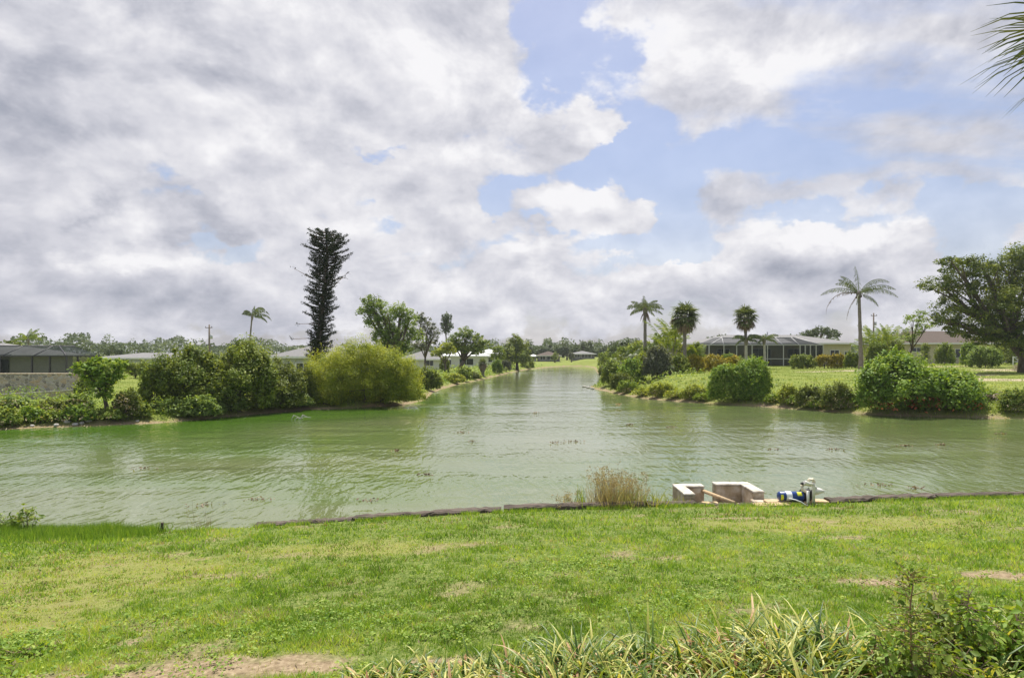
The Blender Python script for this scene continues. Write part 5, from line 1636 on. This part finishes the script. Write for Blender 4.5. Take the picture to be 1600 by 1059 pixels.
# leafy weeds, vines and the sapling at bottom right
def leafy(label, name, cat, X, Y, h, w, n, leaf, mat, seed, stems=7, group=None, z_low=.0):
    rng = np.random.default_rng(seed)
    z0 = gh(X, Y); root = empty(name, (X, Y, z0), label, cat, group)
    st = MB(); P = []; N = []
    for i in range(stems):
        a = rng.uniform(0, 6.28); r0 = w * rng.uniform(.1, .5)
        tip = Vector((math.cos(a) * r0, math.sin(a) * r0, h * rng.uniform(.6, 1.0)))
        base = Vector((math.cos(a) * r0 * .25, math.sin(a) * r0 * .25, -.01))
        mid = base.lerp(tip, .5) + Vector((rng.normal(0, .1) * w, rng.normal(0, .1) * w, .08 * h))
        st.tube([base, mid, tip], [.005, .0035, .0015], 5, cap=False)
        for q in range(n // stems):
            t = rng.uniform(z_low, 1.0)
            p = (base.lerp(mid, t * 2) if t < .5 else mid.lerp(tip, t * 2 - 1))
            off = Vector(rng.normal(0, 1, 3)); off.z *= .5; off = off.normalized() * leaf * rng.uniform(.6, 1.6 + w * 2)
            if rng.random() < .4: st.tube([p, p + off], [.0015, .001], 3, cap=False)
            P.append(p + off); N.append(Vector((off.x, off.y, 1.6 * leaf)).normalized() + Vector(rng.normal(0, .35, 3)))
    P = np.array(P); N = np.array(N); n_ = len(P)
    N /= np.linalg.norm(N, axis=1, keepdims=True)
    T = rdirs(rng, n_); T -= N * np.sum(T * N, 1, keepdims=True); T /= np.linalg.norm(T, axis=1, keepdims=True); B = np.cross(N, T)
    s = (leaf * rng.uniform(.6, 1.25, n_))[:, None]
    # six-cornered leaf folded along its rib
    pts = [P - T * s * .5, P - T * s * .12 + B * s * .30 + N * s * .10, P + T * s * .22 + B * s * .20 + N * s * .06, P + T * s * .55 - N * s * .06, P + T * s * .22 - B * s * .20 + N * s * .06, P - T * s * .12 - B * s * .30 + N * s * .10, P - T * s * .12, P + T * s * .22]
    V = np.stack(pts, 1).reshape(-1, 3)
    base_ = np.arange(n_)[:, None] * 8
    F4 = np.concatenate([base_ + np.array([[0, 6, 1, 1]])[:, [0, 1, 2, 2]], ], 0)
    quads = np.concatenate([base_ + np.array([6, 7, 2, 1]), base_ + np.array([6, 5, 4, 7])], 0)
    tris = np.concatenate([base_ + np.array([0, 6, 1]), base_ + np.array([0, 5, 6]), base_ + np.array([7, 3, 2]), base_ + np.array([7, 4, 3])], 0)
    me = bpy.data.meshes.new('leaves')
    nv = len(V); me.vertices.add(nv); me.vertices.foreach_set('co', V.astype(np.float32).ravel())
    loops = np.concatenate([quads.ravel(), tris.ravel()]).astype(np.int32)
    me.loops.add(len(loops)); me.loops.foreach_set('vertex_index', loops)
    starts = np.concatenate([np.arange(0, quads.size, 4), quads.size + np.arange(0, tris.size, 3)]).astype(np.int32)
    me.polygons.add(len(starts)); me.polygons.foreach_set('loop_start', starts)
    me.update(calc_edges=True)
    ta = me.attributes.new('tint', 'FLOAT', 'POINT'); ta.data.foreach_set('value', np.repeat(np.clip(rng.normal(.5, .25, n_), 0, 1), 8).astype(np.float32))
    link('leaves', me, M[mat], root)
    st.build('stem', M['twig'], root)
    return root


lf_specs = [
    (1395, 2.72, .36, .36, 560, .034, 'fresh_green', 'bright leafy weed at the bottom edge left of the sapling'),
    (1340, 2.48, .16, .36, 380, .030, 'fresh_green', 'low bright creeping weed right of the last big strap clump'),
    (1460, 2.60, .36, .40, 640, .036, 'mid_green', 'leafy shrub just right of the sapling'),
    (1490, 2.95, .48, .44, 760, .038, 'mid_green', 'leafy shrub behind the sapling, the tallest one'),
    (1545, 2.85, .46, .44, 760, .038, 'fresh_green', 'bright leafed shrub toward the bottom right corner'),
    (1600, 2.75, .42, .44, 600, .038, 'fresh_green', 'leafy shrub cut by the right edge'),
    (1520, 2.52, .26, .48, 640, .034, 'fresh_green', 'bright ground vine at the bottom right'),
    (1430, 2.42, .14, .40, 420, .030, 'fresh_green', 'low bright vine at the foot of the sapling'),
    (1590, 2.45, .20, .44, 420, .034, 'mid_green', 'low dark vine in the bottom right corner'),
    (1250, 2.42, .10, .30, 220, .026, 'fresh_green', 'small creeping weed under the tall strap clumps'),
    (1440, 3.15, .34, .30, 260, .032, 'mid_green', 'thin shrub behind the sapling on the lawn edge'),
    (-5, 2.80, .20, .34, 380, .032, 'fresh_green', 'bright leafy weed in the bottom left corner'),
    (40, 2.62, .14, .30, 260, .030, 'fresh_green', 'low leafy weed right of the bottom left corner one'),
    (22, 3.55, .05, .34, 120, .038, 'fresh_green', 'flat broad leafed weed in the lawn near the left edge'),
    (70, 3.65, .045, .24, 70, .038, 'fresh_green', 'small flat broad leafed weed in the lawn, beside the larger one'),
    (215, 2.55, .06, .30, 120, .03, 'yellow_green', 'small yellow weed at the bottom edge by the bare soil'),
]
for i, (px, Y, h, w, n, lf, mt, lab) in enumerate(lf_specs):
    leafy(lab, 'leafy_weed', 'plant', at(px, Y), Y, h, w, int(n * 1.4), lf, mt, 900 + i, stems=9)


def sapling():
    rng = np.random.default_rng(41)
    Y = 2.62; X = at(1422, Y); z0 = gh(X, Y)
    root = empty('sapling', (X, Y, z0), 'thin reddish stemmed sapling with small dark leaves at the bottom right', 'plant')
    h = zat(890, Y) - z0
    st = MB(); P = []; N = []
    st.tube([(0, 0, -.02), (.006, 0, h * .4), (.0, 0, h * .75), (.02, 0, h)], [.006, .005, .0035, .0015], 6)
    for i in range(44):
        t = rng.uniform(.34, 1.0); a = rng.uniform(0, 6.28); l = rng.uniform(.06, .17) * (1.25 - t * .5)
        b = Vector((0, 0, h * t)); d = Vector((math.cos(a) * l, math.sin(a) * l, rng.uniform(-.01, .06)))
        st.tube([b, b + d], [.0022, .001], 4, cap=False)
        for q in range(13):
            P.append(b + d * rng.uniform(.2, 1.1) + Vector(rng.normal(0, .012, 3))); N.append(rng.normal(0, .6, 3) + np.array([0, 0, .8]))
    V, Fq = cards(np.array(P), np.array(N), .019, .5, rng)
    link('leaves', fastmesh('leaves', V, Fq, np.repeat(rng.random(len(P)), 4)), M['mid_green'], root)
    st.build('stem', M['reddish_stem'], root)


M['reddish_stem'] = surf('reddish_stem', (.20, .12, .06), (.34, .22, .12), 30, .7, .2)
sapling()

# ------------------------------------------------------------------ near shore: timbers, reeds, concrete bay, pump
def timber(label, pxa, pxb, dz=0.0, h=.17, d=.18, seed=0):
    rng = np.random.default_rng(seed)
    Ya, Yb = wy_z(pxa), wy_z(pxb)
    A_ = Vector((at(pxa, Ya), Ya + .1, ZW - h / 2 + .02 + dz)); B_ = Vector((at(pxb, Yb), Yb + .1, ZW - h / 2 + .02 + dz))
    n = 26; vs = []; fs = []
    for i in range(n + 1):
        p = (B_ - A_) * (i / n)
        j = rng.uniform(-.012, .012, 8)
        vs += [(p.x, p.y - d / 2 + j[0], p.z - h / 2), (p.x, p.y - d / 2 + j[1], p.z + h / 2 - .02 + j[2]), (p.x, p.y - d / 2 + .03 + j[3], p.z + h / 2 + j[4]), (p.x, p.y + d / 2 - .03 + j[5], p.z + h / 2 + j[6]), (p.x, p.y + d / 2 + j[7], p.z + h / 2 - .02), (p.x, p.y + d / 2, p.z - h / 2)]
    for i in range(n):
        for q in range(6):
            a, b = i * 6 + q, i * 6 + (q + 1) % 6
            fs.append((a, b, b + 6, a + 6))
    fs += [tuple(range(5, -1, -1)), tuple(n * 6 + q for q in range(6))]
    o = MB().add(vs, fs).build('edging_timber', M['timber']); o.location = A_
    return tag(o, label, 'timber', 'old timbers edging the lawn')


def wy_z(px):
    """distance of the timber line at a photo column"""
    py = np.interp(px, [p[0] for p in wall_px], [p[1] for p in wall_px])
    return float((H0 - ZW) * F0 / (py - HY))


timber('low sunken grey timber edging the water, left of the long reddish one', 395, 548, .005, seed=1)
timber('long reddish brown timber edging the lawn left of the reed clump', 551, 783, .03, seed=2)
timber('dark weathered timber edging in front of the reed clump', 787, 1008, .05, h=.2, seed=3)
timber('short grey timber between the reeds and the concrete walls', 1012, 1090, .03, seed=4)
timber('sun bleached board like timber in front of the concrete bay', 1094, 1200, -.01, seed=5)
timber('chunky dark timber right of the pump', 1297, 1462, .045, h=.21, d=.22, seed=6)
timber('thin dark timber running to the right edge', 1466, 1760, .045, seed=7)

# seawall face below the timbers
sv = MB()
pts = [(at(px, wy_z(px)), wy_z(px) + .02) for px in (-200, 0, 200, 400, 550, 780, 1050, 1300, 1600, 1900)]
for a, b in zip(pts[:-1], pts[1:]):
    sv.add([(a[0], a[1], -1), (b[0], b[1], -1), (b[0], b[1], ZW - .12), (a[0], a[1], ZW - .12), (a[0], a[1] + .12, -1), (b[0], b[1] + .12, -1), (b[0], b[1] + .12, ZW - .12), (a[0], a[1] + .12, ZW - .12)],
           [(0, 1, 2, 3), (5, 4, 7, 6), (3, 2, 6, 7), (4, 0, 3, 7), (1, 5, 6, 2)])
tag(sv.build('seawall', M['concrete']), 'plain concrete seawall below the edging timbers', 'seawall')


# concrete bay: two L shaped walls standing in the water
def lwall(label, parts):
    mb = MB()
    for c, d in parts:
        mb.box(c, d, bevel=.012)
    o = mb.build('concrete_wall', M['concrete'])
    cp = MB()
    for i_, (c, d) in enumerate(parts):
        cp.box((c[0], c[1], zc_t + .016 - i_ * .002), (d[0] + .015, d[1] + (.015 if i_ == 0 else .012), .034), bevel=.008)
    cp.build('coping', M['bleached'], o)  # added cap whose pale colour paints the sun on the wall tops
    return tag(o, label, 'wall', 'low concrete walls of the water intake')


zc_t = 1.30
xa = at(1052, 1) * 1.0
Yb_ = (H0 - zc_t) * F0 / (758 - HY)
xl = (1050 - 800) / F0 * Yb_
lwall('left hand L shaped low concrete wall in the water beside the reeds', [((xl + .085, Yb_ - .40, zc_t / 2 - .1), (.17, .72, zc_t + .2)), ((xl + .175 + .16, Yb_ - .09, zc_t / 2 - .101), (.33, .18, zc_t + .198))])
Yr_ = Yb_ + .15
xr0 = (1113 - 800) / F0 * Yr_; xr1 = (1152 - 800) / F0 * Yr_
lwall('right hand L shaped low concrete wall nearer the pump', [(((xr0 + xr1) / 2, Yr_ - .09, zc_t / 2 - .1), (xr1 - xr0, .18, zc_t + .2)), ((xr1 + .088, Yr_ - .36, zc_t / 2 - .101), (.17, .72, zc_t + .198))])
o = MB().tube([(at(1097, 10.4), 10.4, zat(766, 10.4)), (at(1149, 9.62), 9.62, zat(787, 9.62) + .01)], .032, 8).build('wooden_pole', M['plank'])
tag(o, 'round wooden pole leaning across the concrete bay', 'pole')
o = MB().box((0, 0, 0), (.26, .14, .035), bevel=.006).build('wood_block', M['plank']); o.location = (at(1110, 10.1), 10.1, 1.10); tag(o, 'small pale wood block lying inside the concrete bay', 'board')
MB_floor = MB().box(((xl + xr1) / 2 + .1, Yb_ - .43, .53), (xr1 - xl - .16, .5, 1.02)).build('intake_floor', M['concrete'])
tag(MB_floor, 'concrete floor slab between the two L shaped walls', 'slab')
boards = [(1196, 1262, 9.72, .0, .030, 'flat sun bleached board under the pump motor'), (1178, 1232, 9.52, .10, .028, 'grey weathered board lying left of the pump'), (1262, 1302, 9.75, -.12, .03, 'pale board lying right of the pump pipes')]
for i, (a, b, Y, rot, t_, lab) in enumerate(boards):
    o = MB().box((0, 0, 0), ((b - a) / F0 * Y, .17, t_), bevel=.004).build('board', M['plank'])
    o.location = (at((a + b) / 2, Y), Y, ZW + .02 + i * .001); o.rotation_euler = (0, 0, rot)
    tag(o, lab, 'board', 'boards around the pump')
pad = MB().box((at(1240, 9.72), 9.78, ZW - .25), (1.15, .5, .50), bevel=.02).build('pump_pad', M['concrete'])
tag(pad, 'concrete pad carrying the boards and pump at the water', 'slab')


def pump():
    Y = 9.70; z0 = ZW + .035
    xr = at(1236, Y)
    root = empty('water_pump', (xr, Y, z0), 'blue electric water pump with white pipes at the water edge', 'pump')
    L = lambda px: at(px, Y) - xr
    Zp = lambda py: zat(py, Y) - z0
    zc = Zp(774.5); r = .072
    MB().lathe([(.0, L(1216)), (r * .8, L(1216)), (r, L(1218)), (r, L(1253)), (r * .85, L(1254)), (0, L(1254))], (0, 0, zc), 'X', 20).build('motor', M['motor_blue'], root)
    MB().lathe([(r + .002, L(1226.5)), (r + .003, L(1226.8)), (r + .003, L(1235)), (r + .002, L(1235.3))], (0, 0, zc), 'X', 20).build('label_band', M['label_white'], root)
    # yellow stickers hugging the drum
    for (pa, pb, a0, a1) in ((1243, 1250.5, -62, -118), (1217.3, 1221.5, -150, -205)):
        vs = []; k = 6
        for i in range(k + 1):
            a = R(a0 + (a1 - a0) * i / k)
            for px in (pa, pb):
                vs.append((L(px), (r + .004) * math.sin(a) * (1 if a0 > -100 else 1) , zc - (r + .004) * math.cos(a) * -1 if False else zc + (r + .004) * math.cos(R(-(a0 + (a1 - a0) * i / k) - 90 + 70))))
        vs = []
        for i in range(k + 1):
            th = R(20 + 55 * i / k) if a0 > -100 else R(60 + 75 * i / k)
            for px in (pa, pb):
                vs.append((L(px), -(r + .004) * math.sin(th), zc + (r + .004) * math.cos(th)))
        MB().add(vs, [(2 * i, 2 * i + 1, 2 * i + 3, 2 * i + 2) for i in range(k)], True).build('sticker', M['label_yellow'], root)
    f = MB(); f.box((L(1240), 0, (zc - r) / 2), (.13, .12, max(.03, zc - r + .02)), bevel=.01).box((L(1243), 0, .008), (.2, .15, .016))
    f.build('foot', M['black_plastic'], root)
    MB().lathe([(.0, L(1254)), (.085, L(1254.2)), (.10, L(1256)), (.10, L(1267)), (.07, L(1271)), (0, L(1271.5))], (0, .06, zc), 'X', 16).build('impeller_housing', M['black_plastic'], root)
    MB().tube([(L(1256.3), -.13, -.02), (L(1256.3), -.13, Zp(764))], .021, 10).build('pipe', M['pvc'], root)
    MB().tube([(L(1265), -.13, -.02), (L(1265), -.13, Zp(755)), (L(1265.5), -.13, Zp(752))], .023, 10).build('pipe', M['pvc'], root)
    MB().tube([(L(1256.5), -.06, Zp(766)), (L(1252), -.04, Zp(764)), (L(1252), -.02, Zp(758)), (L(1258), 0, Zp(755.5)), (L(1264), -.08, Zp(756))], .026, 10).build('elbow', M['pvc_aged'], root)
    # hooked return bend at the top
    cz = Zp(750.5); cx = L(1262.5); arc = [(cx + .045 * math.cos(a), -.10, cz + .045 * math.sin(a)) for a in [R(170 - 230 * i / 10) for i in range(11)]]
    MB().tube(arc, .024, 10).build('return_bend', M['pvc_aged'], root)
    MB().tube([(L(1265), -.13, Zp(754)), (L(1256), -.15, Zp(752.2)), (L(1249), -.16, Zp(750))], [.018, .024, .036], 10).build('spout', M['pvc'], root)
    MB().lathe([(.0, L(1243)), (.012, L(1243.5)), (.026, L(1246)), (.03, L(1247))], (0, -.16, Zp(751.8)), 'X', 8).build('cap', M['black_plastic'], root)
    MB().lathe([(.03, L(1267)), (.058, L(1269)), (.064, L(1273)), (.042, L(1280)), (.012, L(1286)), (0, L(1286.5))], (0, -.04, Zp(766)), 'X', 12).build('nozzle', M['pvc'], root)
    MB().tube([(L(1267), -.08, Zp(757)), (L(1271), -.06, Zp(760)), (L(1271), -.04, Zp(766))], .028, 8).build('elbow', M['pvc'], root)
    MB().tube([(L(1229), -.085, zc - .02), (L(1237), -.13, zc - .03), (L(1245), -.15, zc - .06), (L(1252), -.17, zc - .11), (L(1256), -.18, -.01)], .009, 6).build('cable', M['label_white'], root)
    MB().lathe([(.0, -.01), (.014, -.008), (.014, .008), (0, .01)], (L(1256), -.152, Zp(759)), 'Y', 8).build('valve_knob', M['galv'], root)


pump()
# thin stake at the left water edge
o = MB().box((0, 0, .055), (.03, .03, .17), bevel=.004).build('stake', M['timber']); X_ = at(256, 8.15); o.location = (X_, 8.1, gh(X_, 8.1)); o.rotation_euler = (.05, .06, .4)
tag(o, 'short dark wooden stake at the left water edge', 'stake')


# reeds and weeds by the water
def reed(label, px, Y, ytop, w, n, mat, seed, heads=True, name='reed_clump', lean=.25, z0=None, thin=.006, cat='plant'):
    rng = np.random.default_rng(seed)
    X = at(px, Y); zb = (ZW - .25) if z0 is None else z0
    root = empty(name, (X, Y, zb), label, cat)
    h = zat(ytop, Y) - zb
    V = []; Fc = []; T = []; HP = []
    for i in range(n):
        bx, by = rng.normal(0, w * .28), rng.normal(0, .12)
        hh = h * rng.uniform(.45, 1.0) * max(.45, 1 - abs(bx) / w * .8)
        tx = bx + rng.normal(0, lean) * hh; ty = by + rng.normal(0, lean) * hh
        a = rng.uniform(0, 3.14); wx, wyy = math.cos(a) * thin / 2, math.sin(a) * thin / 2
        k = 3; i0 = len(V); cv = rng.normal(0, .06)
        for q in range(k + 1):
            t = q / k; cx = bx + (tx - bx) * t + cv * math.sin(math.pi * t); cy = by + (ty - by) * t
            sw = 1 - t * .7
            V += [(cx - wx * sw, cy - wyy * sw, hh * t), (cx + wx * sw, cy + wyy * sw, hh * t)]
            T += [0, 0]
        tv = rng.uniform(0, 1); T[-2 * (k + 1):] = [tv] * (2 * (k + 1))
        for q in range(k):
            b = i0 + 2 * q; Fc.append((b, b + 1, b + 3, b + 2))
        if heads and rng.random() < .5 and hh > h * .6: HP.append((tx, ty, hh))
    link('stalks', fastmesh('stalks', np.array(V), np.array(Fc), np.array(T)), M[mat], root)
    if heads and HP:
        HP = np.repeat(np.array(HP), 16, 0); HP = HP + rng.normal(0, .018, HP.shape)
        V2, F2 = cards(HP, rng.normal(0, 1, HP.shape), .022, .5, rng)
        link('seed_heads', fastmesh('seed_heads', V2, F2, np.repeat(rng.random(len(HP)) * .8, 4)), M['dry_grass'], root)
    return root


reed('tall dry straw coloured reed clump with seed heads at the timber edge', 952, 9.62, 727, .58, 620, 'dry_grass', 51, thin=.009)
reed('dense dry grass at the right side of the reed clump', 985, 9.66, 733, .30, 260, 'dry_grass', 52, thin=.009)
reed('green grass blades mixed into the reed clump', 975, 9.64, 750, .8, 420, 'light_green', 53, heads=False, thin=.01)
reed('yellow green grass tuft between reeds and concrete wall', 1028, 9.62, 758, .36, 240, 'yellow_green', 54, heads=False, thin=.012, lean=.35)
reed('short yellow green tuft against the left concrete wall', 1068, 9.68, 770, .20, 110, 'yellow_green', 55, heads=False, thin=.012)
reed('feathery bright green weed spire left of the reed clump', 906, 9.6, 753, .07, 110, 'fresh_green', 56, heads=False, thin=.012, lean=.06)
reed('sparse low green weeds at the far left of the reed clump', 888, 9.6, 764, .26, 120, 'mid_green', 57, heads=True, lean=.3)
reed('sparse reddish dead weed stalks at the water, left of centre', 315, 8.35, 776, .14, 26, 'dead_thatch', 58, heads=False, lean=.3, z0=ZW - .1, thin=.005)
reed('small yellow green tuft beside the wooden stake', 250, 8.2, 818, .08, 30, 'yellow_green', 59, heads=False, z0=ZW - .05, lean=.4, thin=.008)
reed('pale short tuft at the sunken timber', 492, 8.6, 803, .2, 40, 'yellow_green', 60, heads=False, z0=ZW - .15, lean=.4, thin=.008)
reed('dry brown stalks at the left edge of the near shore', 8, 8.2, 800, .12, 40, 'dead_thatch', 61, heads=False, z0=ZW - .05, lean=.25)
leafy('leafy shrub twig with brown stems at the left edge of the near shore', 'shore_shrub', 'plant', at(12, 8.15), 8.15, .42, .34, 200, .05, 'light_green', 62, stems=4, z_low=.6)
leafy('slanting leafy shrub twig right of the one at the left edge', 'shore_shrub', 'plant', at(48, 8.1), 8.1, .36, .34, 150, .05, 'mid_green', 63, stems=4, z_low=.6)

# bare white branch poking out of the water
def snag():
    Y = wy(655); X = at(463, Y)
    mb = MB(); s = Y / F0
    for (x0, x1, h) in ((-8, 2, 7), (-4, 10, 3), (2, 22, 5), (6, 16, 8)):
        mb.tube([(x0 * s, 0, -.05), ((x0 * .6 + x1 * .4) * s, 0, h * s * .9), (x1 * s, .1, h * s * .5)], [.03, .025, .012], 5)
    o = mb.build('branch', M['rock']); o.location = (X, Y, 0)
    tag(o, 'bare white branch poking out of the water by the left bank', 'branch')


snag()
# floating scraps of weed
deb = [(870, 692), (838, 645), (966, 632), (985, 664), (1303, 703), (1375, 758), (1430, 763), (1470, 695), (895, 690), (1050, 668), (1415, 697), (575, 782), (665, 742), (400, 781), (330, 789), (620, 705), (740, 690), (1210, 703), (1562, 678), (718, 676), (222, 732)]
whites = {(966, 632)}
for i, (px, py) in enumerate(deb):
    rng = np.random.default_rng(1200 + i)
    Y = wy(py); X = at(px, Y); s = .10 + .16 * rng.random()
    n = 26
    P = np.stack([rng.normal(0, s, n), rng.normal(0, s * .4, n), rng.uniform(.005, .03 + Y * .0012, n)], 1)
    V, Fq = cards(P, rng.normal(0, .5, (n, 3)) + np.array([0, 0, 1]), .07 + Y * .0008, .5, rng)
    o = link('floating_weed', fastmesh('floating_weed', V, Fq, np.repeat(rng.random(n), 4)), M['dry_strap' if (px, py) in whites else 'dead_thatch'])
    o.location = (X, Y, .0)
    near_ = 'at the left edge' if px < 300 else 'off the left lawn' if px < 600 else ('left of the canal axis' if px < 760 and py > 680 else 'near the reeds' if px < 900 and py > 680 else ('in the canal mouth' if px < 1000 and py <= 680 else ('toward the pump' if px < 1400 else 'toward the right edge')))
    dist_ = 'near shore' if py > 740 else ('in mid water' if py > 685 else 'far out')
    tag(o, ('pale' if (px, py) in whites else ('dark', 'brown', 'thin', 'small', 'ragged')[i % 5]) + ' scrap of dead weed floating %s, %s' % (near_, dist_), 'water weed', 'floating scraps of weed')
# white wading birds / stones on the sand spit
for i, (px, py) in enumerate([(913, 604.5), (919, 606), (926, 607.5)]):
    Y = wy(py); X = at(px, Y); rng = np.random.default_rng(1300 + i)
    mb = MB().lathe([(.01, .5), (.3, .42), (.5, .1), (.4, -.3), (.01, -.4)], (0, 0, 0), 'Z', 8)
    mb.v = [tuple(np.array(v) * .3 * (1 + rng.uniform(-.2, .2)) * np.array([1.6, 1, .7])) for v in mb.v]
    o = mb.build('rock', M['rock']); o.location = (X, Y, .04)
    tag(o, ['pale rock furthest out at the tip of the sand spit', 'pale rock in the middle of the three at the spit tip', 'pale rock nearest the bank at the spit'][i], 'rock', 'pale rocks at the tip of the sand spit')
def haze():
    mb = MB().box((0, 180, 13.0), (900, 700, 34.0))
    o = mb.build('haze', None)
    m, t = newmat('haze')
    pv = t.n('ShaderNodeVolumePrincipled', {'Color': (.88, .90, .96), 'Density': HAZE, 'Anisotropy': .3})
    t.n('ShaderNodeOutputMaterial', {'Volume': pv.outputs[0]})
    o.data.materials.append(m)
    tag(o, 'thin summer haze over the canal', 'haze', kind='stuff')


HAZE = .00028
haze()
print('objects', len(bpy.data.objects), 'polys', sum(len(m.polygons) for m in bpy.data.meshes))
